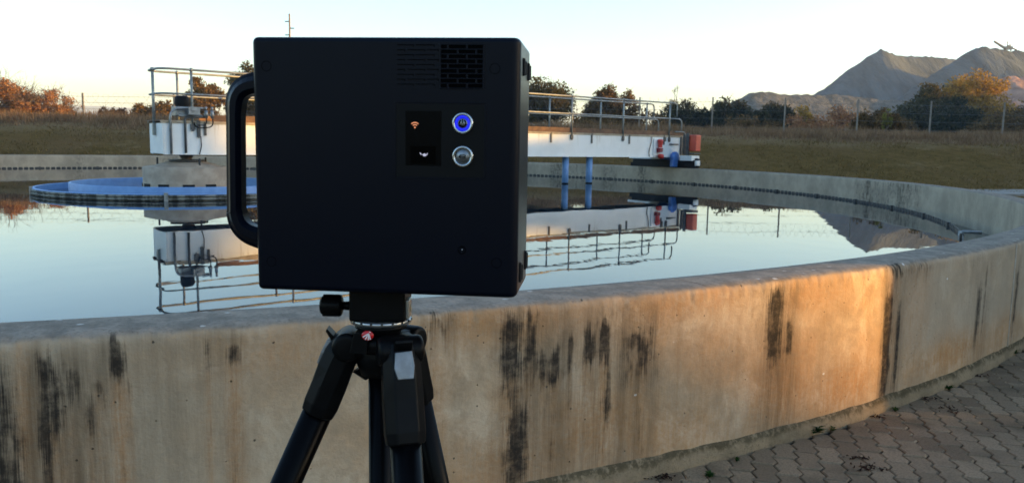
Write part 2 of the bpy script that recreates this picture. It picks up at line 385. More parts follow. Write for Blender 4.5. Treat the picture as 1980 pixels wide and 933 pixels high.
wsh = t.math('MULTIPLY', t.attr('wash').outputs['Fac'], t.step(t.math('ADD', t.math('MULTIPLY', st2, .55), t.math('MULTIPLY', streak, .45)), .33, .62)); base = t.mix(t.math('MULTIPLY', wsh, .82), base, (.105, .076, .048))
dk = t.math('MULTIPLY', t.step(pot, .22, 1.0), t.step(st, .03, .2))
base = t.mix(t.math('MULTIPLY', dk, t.math('ADD', .60, t.math('MULTIPLY', t.step(t.noise(flat, 14, 5, .7), .32, .58), .34))), base, (.017, .0145, .0125))
vo = t.voro(flat, 38); pit = t.math('MULTIPLY', t.step(vo.outputs['Distance'], .17, .08), t.math('GREATER_THAN', t.n('SeparateColor').outputs[0], .9))
sc_ = t.n('SeparateColor'); t.put(sc_.inputs[0], vo.outputs['Color'])
pit = t.math('MULTIPLY', t.step(vo.outputs['Distance'], .22, .08), t.math('GREATER_THAN', sc_.outputs[0], .95))
base = t.mix(t.math('MULTIPLY', pit, .75), base, (.06, .048, .036))
vo2 = t.voro(t.scale(sz, (5, 8, 0)), 1); sc2 = t.n('SeparateColor'); t.put(sc2.inputs[0], vo2.outputs['Color'])
wh = t.math('MULTIPLY', t.step(vo2.outputs['Distance'], .07, .03), t.math('GREATER_THAN', sc2.outputs[0], .80)); wh = t.math('MULTIPLY', wh, t.step(fine, .3, .5))
base = t.mix(t.math('MULTIPLY', wh, .85), base, (.72, .70, .66))
vpos = t.n('NewGeometry').outputs['Position']; vo3 = t.voro(t.scale(vpos, (9, 11, .1)), 1); sc3 = t.n('SeparateColor'); t.put(sc3.inputs[0], vo3.outputs['Color'])
wt = t.math('MULTIPLY', t.step(t.math('ADD', vo3.outputs['Distance'], t.math('MULTIPLY', t.noise(vpos, 60, 4), .14)), .235, .16), t.math('GREATER_THAN', sc3.outputs[0], .62))
base = t.mix(t.math('MULTIPLY', t.math('MULTIPLY', wt, k1), t.math('SUBTRACT', 1.0, k2)), base, (.48, .44, .38))
hsum = t.math('ADD', t.math('MULTIPLY', mott, .5), t.math('SUBTRACT', t.math('MULTIPLY', fine, .45), t.math('MULTIPLY', pit, .5)))
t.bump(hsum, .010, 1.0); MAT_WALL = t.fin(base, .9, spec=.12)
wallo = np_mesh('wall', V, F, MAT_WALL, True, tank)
me = wallo.data
a = me.attributes.new('sz', 'FLOAT_VECTOR', 'POINT'); a.data.foreach_set('vector', np.stack([S2, ZZ, KK], -1).astype(np.float32).ravel())
a = me.attributes.new('stain', 'FLOAT', 'POINT'); a.data.foreach_set('value', stain.astype(np.float32).ravel())
a = me.attributes.new('wash', 'FLOAT', 'POINT'); a.data.foreach_set('value', (wash * (KK < .5)).astype(np.float32).ravel())
a = me.attributes.new('rust', 'FLOAT', 'POINT'); a.data.foreach_set('value', rust.astype(np.float32).ravel())
wallo['label'] = 'tan concrete wall with black mould streaks and rust stains'

# mortar fillet along the foot of the wall
t = NT('mortar'); v = t.n('NewGeometry').outputs['Position']; spz = t.n('SeparateXYZ'); t.put(spz.inputs[0], v)
col = t.mix(t.step(t.noise(v, 5, 5), .4, .66), (.30, .22, .136), (.22, .163, .102)); col = t.mix(t.math('MULTIPLY', t.step(t.noise(v, 45, 5, .7), .5, .7), .55), col, (.105, .078, .046))
moss = t.math('MULTIPLY', t.step(t.math('ADD', spz.outputs[2], t.math('MULTIPLY', t.noise(v, 7, 5), .09)), .085, .125), t.step(t.noise(v, 24, 5, .7), .33, .55))
col = t.mix(t.math('MULTIPLY', moss, .8), col, (.06, .048, .026)); t.bump(t.noise(v, 70, 6, .7), .01); MAT_MORTAR = t.fin(col, .95, spec=.0)
thm = np.arange(-3.2, 8.6, .03); NPm = 9
S = thm[:, None] + np.zeros(NPm)[None, :]; u = np.linspace(0, 1, NPm)[None, :] + 0 * S
top = .10 + .012 * vnoise(S * 1.4, 71) + .005 * vnoise(S * 9, 72); out = .024 + .007 * vnoise(S * 1.6, 73)
Zm = top * (1 - u ** 1.15) - .02 * (u >= .999); Rm = RO + .0035 + out * (1 - (1 - u) ** 1.7) + .0025 * vnoise2(S * 12, u * 6, 74); Rm[:, 0] = RO - .01
A = TH0 + S / RO; V = np.stack([Rm * np.cos(A), Rm * np.sin(A), Zm], -1).reshape(-1, 3)
np_mesh('mortar_skirting', V, grid_faces(len(thm), NPm)[:, ::-1], MAT_MORTAR, True, tank)
# construction joint ridge
a_ = TH0 + 6.13 / RO
MB().tube([(math.cos(a_) * (RO + .002), math.sin(a_) * (RO + .002), z) for z in (.0, .3, .6, .9)], [.007, .005, .006, .004], 6).build('joint_ridge', M('joint_mortar', (.46, .39, .31), (.36, .30, .23), 20, .9), tank)

# notched weir plates and the launder behind them
MAT_WEIR = M('weir_plate_dark', (.014, .015, .016), (.04, .038, .034), 3, .55)
NSEC, NT_ = 50, 11
pitch = 2 * math.pi / (NSEC * NT_)
def weir_mesh():
    b = MB()
    for k in range(NT_):
        a0, a1 = k * pitch, (k + 1) * pitch; g = pitch * .19
        for rr_, fl in ((TW, 1), (TW + .012, 0)):
            pts = [(a0 + g * .25, .30), (a0 + g * .25, ZW - .005), (a0 + g, ZW + .05), (a1 - g, ZW + .05), (a1 - g * .25, ZW - .005), (a1 - g * .25, .30)]
            vs = [(rr_ * math.cos(a), rr_ * math.sin(a), z) for a, z in pts]; b.add(vs, [tuple(range(6))])
        n = len(b.v); q0, q1 = n - 12, n - 6
        b.f += [(q0 + j, q1 + j, q1 + j + 1, q0 + j + 1) for j in range(5)]; b.sm += [False] * 5
    am = pitch * .0; b.box((TW * math.cos(am) , TW * math.sin(am), ZW + .012), (.05, .075, .10), Matrix.Rotation(am, 3, 'Z'))
    return b.mesh('weir_plate', MAT_WEIR)
wm = weir_mesh()
for k in range(NSEC):
    o = bpy.data.objects.new('weir_plate', wm); o.rotation_euler = (0, 0, k * 2 * math.pi / NSEC + .03); link(o, tank)
MB().lathe([(TW + .0, .05), (TW + .0, ZW - .03), (TW + .014, ZW - .03), (TW + .06, .2), (TW + .06, .10), (TR + .01, .10)], (0, 0, 0), 180).build('launder_trough', M('launder_concrete', (.12, .115, .10), (.07, .068, .06), 4, .8), tank)
# scum outlet pipe by the weir at the right
p0 = on_plane(1858, 457, ZW) ; q = Vector((p0.x - TC.x, p0.y - TC.y, ZW))
MAT_GALV = M('galvanised_steel', (.30, .31, .31), (.20, .21, .21), 12, .45, .7, bump=.0005)
ra = math.atan2(q.y, q.x); d = Vector((math.cos(ra), math.sin(ra), 0)); tn = Vector((-d.y, d.x, 0)); cpt = d * TW
pb = MB(); pb.tube(bez([(cpt + Vector((0, 0, .2)), 0), (cpt + Vector((0, 0, ZW + .07)), .03), (cpt + d * .25 + Vector((0, 0, ZW + .07)), 0)]), .022, 10)
pb.tube([cpt + tn * .16 + Vector((0, 0, ZW - .1)), cpt + tn * .16 + Vector((0, 0, ZW + .06))], .03, 10); pb.box(cpt + tn * .08 + Vector((0, 0, ZW + .03)), (.04, .25, .04), Matrix.Rotation(ra, 3, 'Z'))
pb.build('outlet_pipe', MAT_GALV, tank)

# ---- water
t = NT('tank_water'); v = t.n('NewGeometry').outputs['Position']
w1 = t.noise(t.scale(v, (1.0, .55, 1)), 2.6, 3, .5, .4); w2 = t.noise(t.scale(v, (1, .7, 1)), .7, 2)
calm = t.step(t.noise(v, .16, 2), .35, .62)
t.bump(t.math('ADD', t.math('MULTIPLY', t.math('MULTIPLY', w1, .35), calm), w2), .0026)
MAT_WATER = t.fin((.005, .011, .018), .012, spec=.5, ior=1.333)
mb = MB(); n = 160; mb.add([(TC.x + TW * math.cos(2 * math.pi * k / n), TC.y + TW * math.sin(2 * math.pi * k / n), ZW) for k in range(n)], [tuple(range(n))])
o = mb.build('water', MAT_WATER); tag(o, kind='structure')
mb = MB(); mb.lathe([(TW + .02, .27), (TR + .03, .27)], (TC.x, TC.y, 0), 160)
o = mb.build('launder_water', MAT_WATER); tag(o, kind='structure')

# ================================================================== spoil heaps and hills far away
def heightfield(name, ridges, x0, x1, y0, y1, d, slope, mat, seed, gully=1.0, base=0.8):
    xs = np.arange(x0, x1 + d, d); ys = np.arange(y0, y1 + d, d); X, Y = np.meshgrid(xs, ys, indexing='ij'); H = np.full(X.shape, base - 3.0)
    wob = vnoise2(X * .045, Y * .045, seed) * 1.0 + vnoise2(X * .16, Y * .16, seed + 1) * .5
    for pts in ridges:
        for (ax, ay, az), (bx, by, bz) in zip(pts[:-1], pts[1:]):
            L2 = (bx - ax) ** 2 + (by - ay) ** 2 + 1e-6; tt = np.clip(((X - ax) * (bx - ax) + (Y - ay) * (by - ay)) / L2, 0, 1)
            dist = np.hypot(X - ax - tt * (bx - ax), Y - ay - tt * (by - ay)); H = np.maximum(H, az + tt * (bz - az) - slope * np.maximum(dist + wob * np.clip(dist / 14, 0, 1), 0))
    a = vnoise(X * .22 + .05 * Y + 1.2 * vnoise2(X * .05, Y * .05, seed + 2), seed + 3) + .6 * vnoise(X * .6 + .1 * Y, seed + 4)
    H = H + gully * a * .5 * (H > base + 1) + gully * .3 * vnoise2(X * .5, Y * .5, seed + 5) * (H > base + 1)
    o = np_mesh(name, np.stack([X, Y, H], -1).reshape(-1, 3), grid_faces(len(xs), len(ys)), mat, True); return tag(o, kind='structure')
def rid(*pts): return [tuple(at(x, y, Y)) for x, y, Y in pts]
MAT_HEAP = M('mine_spoil_grey', (.050, .062, .066), (.095, .11, .112), .09, .95, spec=.1, bump=.9, bsc=.5, stretch=(1.6, .4, .4))
MAT_RUBBLE = M('rubble_grey', (.06, .062, .054), (.13, .125, .108), .25, .95, spec=.1, bump=1.2, bsc=.6)
MAT_RED = M('rubble_red', (.30, .17, .12), (.42, .25, .18), .35, .95, spec=.1, bump=1.2, bsc=.5)
heightfield('spoil_heap', [rid((1703, 94, 470), (1722, 100, 474), (1740, 106, 480), (1800, 110, 490), (1862, 114, 500))], 100, 330, 380, 620, 2.2, .76, MAT_HEAP, 81)
heightfield('spoil_heap', [rid((1886, 92, 425), (1905, 87, 427), (1912, 93, 430), (1924, 91, 432), (1932, 97, 435), (1990, 99, 440), (2200, 96, 450))], 140, 420, 330, 560, 2.2, .72, MAT_HEAP, 91)
heightfield('spoil_heap', [rid((1424, 192, 350), (1450, 178, 352), (1480, 177, 355), (1510, 182, 358), (1600, 182, 365), (1690, 192, 365), (1800, 196, 360))], 60, 270, 285, 440, 1.6, .62, MAT_RUBBLE, 101, .7)
heightfield('spoil_heap', [rid((1945, 150, 240), (1975, 144, 242), (2060, 146, 246))], 110, 200, 205, 280, 1.2, .6, MAT_RED, 111, 1.3)
hx = at(180, 205, 4200)
hl = [(-3600, 4300, 150), (-2900, 4300, 190), tuple(at(60, 206, 4200)), tuple(at(180, 205, 4200)), tuple(at(250, 208, 4200)), tuple(at(330, 222, 4200)), tuple(at(460, 250, 4200))]
o = heightfield('hills', [hl], -4200, -900, 3300, 5200, 45, .28, M('far_hill', (.17, .14, .11), (.12, .10, .08), .004, .95, spec=.05), 121, 2, 0)
# ================================================================== middle of the tank
MAT_BLUE = M('blue_paint', (.12, .25, .50), (.15, .30, .56), 5, .5, bump=.001, rvar=.2)
MAT_DIRTY = M('dirty_edge', (.22, .22, .19), (.05, .05, .042), 7, .8, bump=.004, bsc=40, lo=.42, hi=.58, stretch=(1, 1, .35))
MAT_PIER = M('pier_concrete', (.38, .31, .23), (.28, .22, .16), 4, .9, bump=.004, bsc=40)
lau = empty('central_launder', (TC.x, TC.y, 0), 0, 'blue painted round trough standing in the water at the tank centre', 'trough')
RA, RB = 2.96, 2.30
MB().lathe([(RA - .03, .38), (RA - .03, .558), (RA - .035, .572), (RA + .02, .572), (RA + .025, .56)], n=96).build('outer_wall', MAT_BLUE, lau)
MB().lathe([(RA + .023, .558), (RA + .028, .545), (RA + .045, .54), (RA + .045, .525), (RA + .02, .52), (RA + .02, .485), (RA + .05, .48), (RA + .05, .465), (RA + .02, .46), (RA + .02, .3)], n=96).build('weir_edge', MAT_DIRTY, lau)
MB().lathe([(RB + .02, .38), (RB + .02, .655), (RB + .015, .665), (RB - .02, .665), (RB - .025, .655), (RB - .025, .3)], n=96).build('inner_wall', MAT_BLUE, lau)
MB().lathe([(RB + .02, .40), (RA - .03, .40)], n=96).build('trough_floor', MAT_BLUE, lau)
for a in (-75, -20, 60, 130, 215):
    a = R_(a); br_ = MB(); br_.box((math.cos(a) * (RA + .035), math.sin(a) * (RA + .035), .52), (.06, .07, .16), Matrix.Rotation(a, 3, 'Z')); br_.build('clamp_bracket', MAT_GALV, lau)
pier = empty('concrete_pier', (TC.x, TC.y, 0), 0, 'round concrete pier under the bridge end, inside the blue trough', 'pier')
MB().lathe([(0, 1.0), (.86, 1.0), (.9, .985), (.9, -.3)], n=64).build('shaft', MAT_PIER, pier)
MB().lathe([(0, 1.10), (.40, 1.10), (.62, 1.04), (.68, 1.003)], n=48).build('cap', MAT_PIER, pier)
for a in (-99, -66, -130, -36, 20, 80, 140, 200):
    a = R_(a); MB().box((math.cos(a) * .895, math.sin(a) * .895, .60), (.03, .24, .075), Matrix.Rotation(a, 3, 'Z')).build('port', M('port_shade', (.006, .006, .006), rough=.9), pier)  # near-black blocks paint the shade inside the pier openings
for a in (-165, -42, 70):
    a = R_(a); MB().tube([(math.cos(a) * .6, math.sin(a) * .6, 1.0), (math.cos(a) * .6, math.sin(a) * .6, 1.19)], .022, 8).build('anchor_bolt', M('bolt_dark', (.03, .03, .03), rough=.6), pier)

# ================================================================== rotating bridge
BA = math.atan2(.62239, .78271)
bridge = empty('scraper_bridge', (TC.x, TC.y, 0), BA, 'white rotating scraper bridge with walkway and handrails across the tank', 'bridge')
t = NT('white_girder_paint'); v = t.vec('Object'); sp = t.n('SeparateXYZ'); t.put(sp.inputs[0], v)
drip = t.noise(t.scale(v, (9, 9, .7)), 1, 4, .6)
col = t.mix(t.step(t.noise(v, 1.2, 4), .4, .7), (.76, .78, .76), (.68, .70, .68))
col = t.mix(t.math('MULTIPLY', t.step(t.math('ADD', drip, t.math('MULTIPLY', sp.outputs[2], .32)), 1.14, 1.3), .4), col, (.34, .28, .19))
col = t.mix(t.math('MULTIPLY', t.step(t.noise(v, 22, 5, .7), .62, .75), .4), col, (.42, .38, .30)); t.bump(t.noise(v, 1.5, 2), .006); MAT_WHITE = t.fin(col, .45)
MAT_RAIL = M('rail_galvanised', (.30, .31, .29), (.22, .225, .21), 9, .5, .55)
MAT_RUST = M('rusty_deck', (.20, .105, .055), (.11, .065, .04), 6, .85, bump=.002)
MAT_TAN = M('deck_edge_tan', (.40, .33, .23), (.28, .23, .16), 5, .75)
MAT_DARKSTEEL = M('dark_steel', (.06, .062, .06), (.10, .10, .095), 10, .55, .3)
MAT_BLACK = M('black_rubber', (.006, .006, .0065), (.010, .010, .010), 20, .65, spec=.2)
MAT_RED_ = M('red_paint', (.55, .035, .025), (.45, .03, .02), 8, .45)
MAT_ORANGE = M('orange_red_cabinet', (.58, .085, .04), (.48, .07, .035), 4, .5)
MAT_BLUE2 = M('motor_blue', (.05, .14, .42), (.07, .19, .48), 9, .4)
def B(name, m, fn, bevel=0, parent=None):
    b = MB(); fn(b); return b.build(name, m, parent or bridge, bevel=bevel)
T0, T1 = -.60, 16.08
B('side_girder', MAT_WHITE, lambda b: b.box(((T0 + T1) / 2, -.49, 1.605), (T1 - T0, .02, .65)), .003)
B('side_girder', MAT_WHITE, lambda b: b.box(((T0 + T1) / 2, .49, 1.605), (T1 - T0, .02, .65)), .003)
B('end_plate', MAT_WHITE, lambda b: b.box((T0 - .012, 0, 1.605), (.02, 1.0, .648)), .003)
B('end_plate', MAT_WHITE, lambda b: b.box((T1 + .012, 0, 1.605), (.02, 1.0, .648)), .003)
for y in (-.46, .46): B('bottom_flange', MAT_WHITE, lambda b: b.box(((T0 + T1) / 2, y, 1.272), (T1 - T0, .12, .014)))
for x in np.arange(.8, 16, 1.66): B('cross_brace', MAT_WHITE, lambda b: b.box((x, 0, 1.33), (.06, .94, .08)))
B('walkway', MAT_RUST, lambda b: b.box(((T0 + T1) / 2 + .1, 0, 1.985), (T1 - T0 + .3, .94, .03)))
for y in (-.495, .495):
    B('deck_edge', MAT_TAN, lambda b: b.box(((T0 + T1) / 2 + .1, y, 1.962), (T1 - T0 + .3, .05, .055)))
    B('kick_plate', MAT_RUST, lambda b: b.box(((T0 + T1) / 2 + .6, y * .985, 2.07), (T1 - T0 - .9, .008, .12)))
for y in (-.513, .513):
    for x in np.arange(10.25 - 1.665 * 6, 16, 1.665): B('stiffener', MAT_DARKSTEEL, lambda b: b.box((x, y, 1.83), (.055, .025, .30)))
posts = [0.0 + 2.213 * k for k in range(8)]
for y in (-.515, .515):
    for i, x in enumerate(posts):
        o = B('rail_post', MAT_RAIL, lambda b: (b.tube([(x, y, 1.86), (x, y, 3.06)], .026, 10), b.lathe([(0, .045), (.03, .035), (.042, 0), (.03, -.035), (0, -.045)], (x, y, 3.065), 10), b.lathe([(0, .04), (.03, .03), (.038, 0), (.03, -.03), (0, -.04)], (x, y, 2.55), 10)))
        B('post_foot', MAT_DARKSTEEL, lambda b: (b.box((x, y * 1.02, 1.86), (.10, .03, .12)), b.box((x, y * 1.03, 1.80), (.05, .03, .06))), parent=o)
def loop(z):
    return bez([((posts[-1], -.515, z), 0), ((T0 - .05, -.515, z), .28), ((T0 - .05, .515, z), .28), ((posts[-1], .515, z), 0)], 8)
B('top_rail', MAT_RAIL, lambda b: b.tube(loop(3.065), .024, 10)); B('knee_rail', MAT_RAIL, lambda b: b.tube(loop(2.55), .022, 10))
B('rail_post', MAT_RAIL, lambda b: (b.tube([(T0 - .045, 0.02, 1.70), (T0 - .045, 0.02, 3.06)], .03, 10), b.lathe([(0, .05), (.036, .04), (.05, 0), (.036, -.04), (0, -.05)], (T0 - .045, .02, 3.065), 10), b.box((T0 - .05, .02, 1.80), (.06, .08, .26))))
for y in (-.515, .515):
    B('rail_end', MAT_RAIL, lambda b: (b.tube(bez([((posts[-1], y, 3.065), 0), ((posts[-1] + .36, y, 3.065), .16), ((posts[-1] + .36, y, 2.62), 0)]), .024, 10),
        b.tube(bez([((posts[-1], y, 2.55), 0), ((posts[-1] + .62, y, 2.55), .18), ((posts[-1] + .62, y, 2.10), 0)]), .022, 10),
        b.tube(bez([((posts[-1] + .3, y, 2.12), 0), ((posts[-1] + .85, y, 2.12), .2), ((posts[-1] + .85, y, 1.60), 0)]), .022, 10)))
# pivot under the inner end
B('pivot', MAT_DARKSTEEL, lambda b: (b.lathe([(.02, 1.27), (.17, 1.27), (.13, 1.20), (.10, 1.16), (.16, 1.15)], n=24), b.lathe([(0, 1.155), (.36, 1.15), (.38, 1.135), (.36, 1.112), (.3, 1.105)], n=32)))
# drive motor on the deck by the inner end
mo = B('gearbox', MAT_GALV, lambda b: (b.box((-.13, -.24, 2.19), (.36, .34, .20)), b.box((-.02, -.3, 2.10), (.5, .3, .05))), .01)
B('motor', MAT_BLACK, lambda b: b.lathe([(0, 2.53), (.10, 2.525), (.145, 2.49), (.15, 2.34), (.135, 2.30), (.135, 2.28)], (-.13, -.24, 0), 24), parent=mo)
B('conduit', MAT_GALV, lambda b: b.tube(bez([((-.46, -.535, 1.28), 0), ((-.46, -.535, 2.24), .22), ((.05, -.56, 2.26), .1), ((.24, -.56, 2.26), 0)]), .026, 10))
B('conduit', MAT_DARKSTEEL, lambda b: b.tube(bez([((-.16, -.53, 1.30), 0), ((-.16, -.53, 2.06), .08), ((.3, -.55, 2.08), 0)]), .026, 8))
B('conduit', MAT_DARKSTEEL, lambda b: b.box((.12, -.525, 1.82), (.07, .04, .36)))
B('junction_box', MAT_GALV, lambda b: (b.box((.02, -.56, 2.2), (.24, .09, .17)), b.box((-.02, -.612, 2.22), (.06, .02, .06))), .006)
B('limit_switch', MAT_GALV, lambda b: [(b.tube([(x, -.58, 2.05), (x, -.58, 2.22)], .035, 12), b.tube([(x, -.58, 2.22), (x, -.58, 2.30)], .026, 12), b.box((x, -.57, 2.13), (.09, .05, .05))) for x in (.27, .40)])
B('cable', MAT_BLACK, lambda b: (b.tube(bez([((.40, -.58, 2.06), 0), ((.42, -.60, 1.86), .14), ((.05, -.56, 1.84), .1), ((.02, -.55, 1.96), 0)]), .014, 6), b.tube(bez([((.27, -.58, 2.06), 0), ((.28, -.60, 1.90), .1), ((.1, -.56, 1.90), 0)]), .012, 6), b.tube(bez([((.16, -.53, 1.66), 0), ((.17, -.53, 1.45), .05), ((.12, -.53, 1.27), 0)]), .010, 6)))
# scum board legs dipping into the water
for x in (11.04, 12.04):
    o = B('dip_leg', MAT_BLUE, lambda b: b.tube([(x, -.3, 1.27), (x, -.3, .30)], .10, 20))
    B('leg_collar', MAT_BLACK, lambda b: b.tube([(x, -.3, .445), (x, -.3, .475)], .104, 20), parent=o)
# drive carriage riding on the rim
CT = 15.95
car = B('carriage_beam', MAT_BLACK, lambda b: b.box((CT, 0, 1.09), (.34, 2.7, .19)), .01)
B('carriage_plate', MAT_WHITE, lambda b: (b.box((CT - .02, .55, 1.225), (.40, 1.9, .075)), b.box((CT - .05, -1.08, 1.25), (.40, .5, .17))), .006)
for y in (-1.3, 1.3):
    o = B('wheel', MAT_BLACK, lambda b: b.lathe([(.03, -.09), (.14, -.09), (.168, -.06), (.168, .06), (.14, .09), (.03, .09)], (CT, y, ZR + .172), 28, Matrix.Rotation(R_(90), 3, 'Y')))
    B('rim', M('wheel_rim_light', (.55, .56, .55), (.4, .41, .4), 8, .5), lambda b: [b.lathe([(0, s * .05), (.07, s * .05), (.10, s * .095), (.105, s * .1)], (CT, y, ZR + .172), 20, Matrix.Rotation(R_(90), 3, 'Y')) for s in (1, -1)], parent=o)
B('carriage_end', M('end_cap_light', (.62, .64, .63), (.5, .52, .51), 8, .5), lambda b: (b.box((CT - .1, -1.46, 1.09), (.22, .05, .17)), b.lathe([(0, .03), (.07, .02), (.08, 0)], (CT - .14, -1.485, 1.08), 16, Matrix.Rotation(R_(90), 3, 'X'))), .01)
B('skirt', MAT_BLACK, lambda b: b.box((CT - .18, 0, .99), (.02, 2.9, .13)))
o = B('drive_motor', MAT_BLUE2, lambda b: (b.tube([(CT - .28, -.40, 1.32), (CT - .28, -.05, 1.32)], .125, 20), b.tube([(CT - .28, -.46, 1.32), (CT - .28, -.40, 1.32)], [.09, .125], 20)))
B('gear_housing', MAT_BLUE2, lambda b: (b.lathe([(0, .09), (.15, .085), (.175, .04), (.175, -.04), (.15, -.085), (0, -.09)], (CT - .26, -.62, 1.28), 24, Matrix.Rotation(R_(90), 3, 'X')), b.box((CT - .26, -.62, 1.10), (.30, .15, .30))), .02)
B('cooling_fins', MAT_BLUE2, lambda b: [b.lathe([(.12, -.006), (.14, -.006), (.14, .006), (.12, .006)], (CT - .28, y, 1.32), 20, Matrix.Rotation(R_(90), 3, 'X')) for y in np.arange(-.36, -.06, .04)], parent=o)
# warning lamp on its white board, orange cabinet with its stand
o = B('lamp_board', M('board_white', (.80, .80, .78), rough=.5), lambda b: b.box((14.95, -.525, 1.60), (.44, .02, .56)), .005)
lamp = B('signal_lamp', MAT_RED_, lambda b: b.lathe([(0, .33), (.06, .325), (.088, .30), (.092, .26), (.08, .20), (.066, .10), (.072, .05)], (14.95, -.62, 1.53), 24))
B('lamp_base', M('lamp_base_dark_red', (.22, .015, .02), rough=.5), lambda b: (b.box((14.95, -.60, 1.515), (.17, .14, .11)), b.box((14.95, -.60, 1.44), (.20, .10, .03))), .008, lamp)
B('buzzer', MAT_RED_, lambda b: b.lathe([(0, .07), (.07, .06), (.10, .02), (.10, -.05), (.06, -.08), (0, -.08)], (15.0, -.62, 1.31), 20))
B('lamp_cable', MAT_BLACK, lambda b: b.tube(bez([((14.62, -.53, 1.93), 0), ((14.60, -.535, 1.72), .1), ((14.50, -.535, 1.5), .12), ((14.52, -.535, 1.28), 0)]), .013, 6))
cb = B('cabinet', MAT_ORANGE, lambda b: b.box((CT + .02, -1.16, 1.75), (.26, .42, .54)), .03)
B('cabinet_stand', MAT_DARKSTEEL, lambda b: (b.box((CT - .15, -1.06, 1.68), (.05, .10, .80)), b.box((CT + .02, -1.1, 1.40), (.3, .5, .04)), b.box((CT + .02, -.80, 1.72), (.10, .08, .62))))
for c_, d_ in (((15.75, -.52, 1.70), (.45, .02, .04)), ((16.12, -.52, 1.66), (.08, .06, .62)), ((15.3, -.52, 1.86), (.06, .03, .14))): B('end_bracket', MAT_DARKSTEEL, lambda b: b.box(c_, d_))

# ================================================================== fence with concertina wire
fence = empty('security_fence', (0, 0, 0), 0, 'tall wire fence with grey posts and coiled wire behind the grass bank', 'fence')
MAT_POST = M('fence_post_grey', (.24, .205, .165), (.17, .145, .115), 3, .8)
MAT_WIRE = M('fence_wire', (.16, .155, .145), rough=.5, metal=.6)
pxs = [-23.25 - 4.6 * k for k in (3, 2, 1, 0)] + [-18.7, -14.2, -9.7, -5.2, -.7, 3.5, 7.6, 12.07, 16.55, 21.1, 25.7, 30.35, 35, 39.6]
tops = []
for x in pxs:
    y = float(fence_y(x)); zg = float(ground_z(x, y)); zt = 3.95 if x < -20 else 4.0 + .70 * min(1, max(0, (x + 20) / 34))
    tops.append((x, y, zt, zg))
    MB().box((x, y, (zg + zt) / 2 - .1), (.075, .075, zt - zg + .2)).build('post', MAT_POST, fence)
for lv in (.12, .38, .62, .86):
    b = MB(); b.tube([(x, y - .06, zg + (zt - zg) * lv) for x, y, zt, zg in tops], .007, 4); b.build('strand', MAT_WIRE, fence)
b = MB(); pts = []
for (x0, y0, z0, g0), (x1, y1, z1, g1) in zip(tops[:-1], tops[1:]):
    n = 9
    for k in range(n * 12):
        u = k / (n * 12); a = 2 * math.pi * u * n
        pts.append((x0 + (x1 - x0) * u + .12 * math.sin(2 * a), y0 + (y1 - y0) * u + .36 * math.cos(a), z0 - .36 + (z1 - z0) * u + .34 * math.sin(a) + .03 * math.sin(a * .37)))
b.tube(pts, .0042, 3); b.build('concertina_coil', MAT_WIRE, fence)
# ================================================================== plants
def leaf_mat(name, a, b, c, rough=.8):
    t = NT(name); g = t.n('NewGeometry'); r = g.outputs['Random Per Island']; rp = t.n('ValToRGB'); t.put(rp.inputs[0], r)
    e = rp.color_ramp.elements; e[0].color = c4(a); e[1].color = c4(c); m_ = e.new(.5); m_.color = c4(b)
    n_ = t.step(t.noise(g.outputs['Position'], .9, 3), .35, .65)
    col = t.mix(t.math('MULTIPLY', n_, .5), rp.outputs[0], tuple(x * .55 for x in a))
    tl = t.n('BsdfTranslucent'); t.put(tl.inputs[0], col); mx = t.n('MixShader'); mx.inputs[0].default_value = .38
    t.fin(col, rough, spec=.0); t.put(mx.inputs[1], t.b.outputs[0]); t.put(mx.inputs[2], tl.outputs[0]); t.t.links.new(mx.outputs[0], t.t.nodes['Material Output'].inputs['Surface'])
    return t.m
MAT_DRYLEAF = leaf_mat('leaf_dry_orange', (.27, .125, .055), (.42, .205, .09), (.55, .32, .16))
MAT_BROWNLEAF = leaf_mat('leaf_brown_green', (.085, .06, .025), (.17, .105, .042), (.27, .155, .062))
MAT_OLIVE = leaf_mat('leaf_olive', (.055, .052, .02), (.10, .085, .033), (.17, .125, .05))
MAT_DARKGREEN = leaf_mat('leaf_dark_green', (.032, .036, .018), (.06, .06, .028), (.11, .092, .042))
MAT_PURPLE = leaf_mat('leaf_dark_purple', (.045, .035, .033), (.07, .05, .045), (.10, .065, .05))
MAT_GOLD = leaf_mat('leaf_golden', (.28, .165, .028), (.42, .25, .05), (.52, .33, .08))
MAT_YG = leaf_mat('leaf_yellow_green', (.15, .15, .03), (.22, .2, .05), (.28, .25, .07))
MAT_DRYGRASS = leaf_mat('dry_grass_blades', (.17, .10, .055), (.26, .165, .092), (.36, .245, .145))
MAT_GRASS = leaf_mat('grass_blades', (.12, .082, .026), (.18, .118, .042), (.26, .168, .07))
MAT_WEED = leaf_mat('weed_green', (.02, .05, .012), (.035, .08, .02), (.06, .11, .03))
MAT_BARK = M('bark_brown', (.075, .055, .04), (.12, .09, .065), 9, .9)
def cards(P, size, rng, upbias=.0, aspect=.6):
    """small leaf quads centred on P"""
    n = len(P); a = rng.normal(size=(n, 3)); a[:, 2] += upbias; a /= np.linalg.norm(a, axis=1)[:, None]
    b = rng.normal(size=(n, 3)); b -= a * (a * b).sum(1)[:, None]; b /= np.linalg.norm(b, axis=1)[:, None]
    s = size * rng.uniform(.55, 1.45, (n, 1)); a = a * s; b = b * s * aspect
    V = np.stack([P - a, P + b * .8, P + a, P - b * .8], 1).reshape(-1, 3); F = np.arange(4 * n).reshape(n, 4); return V, F
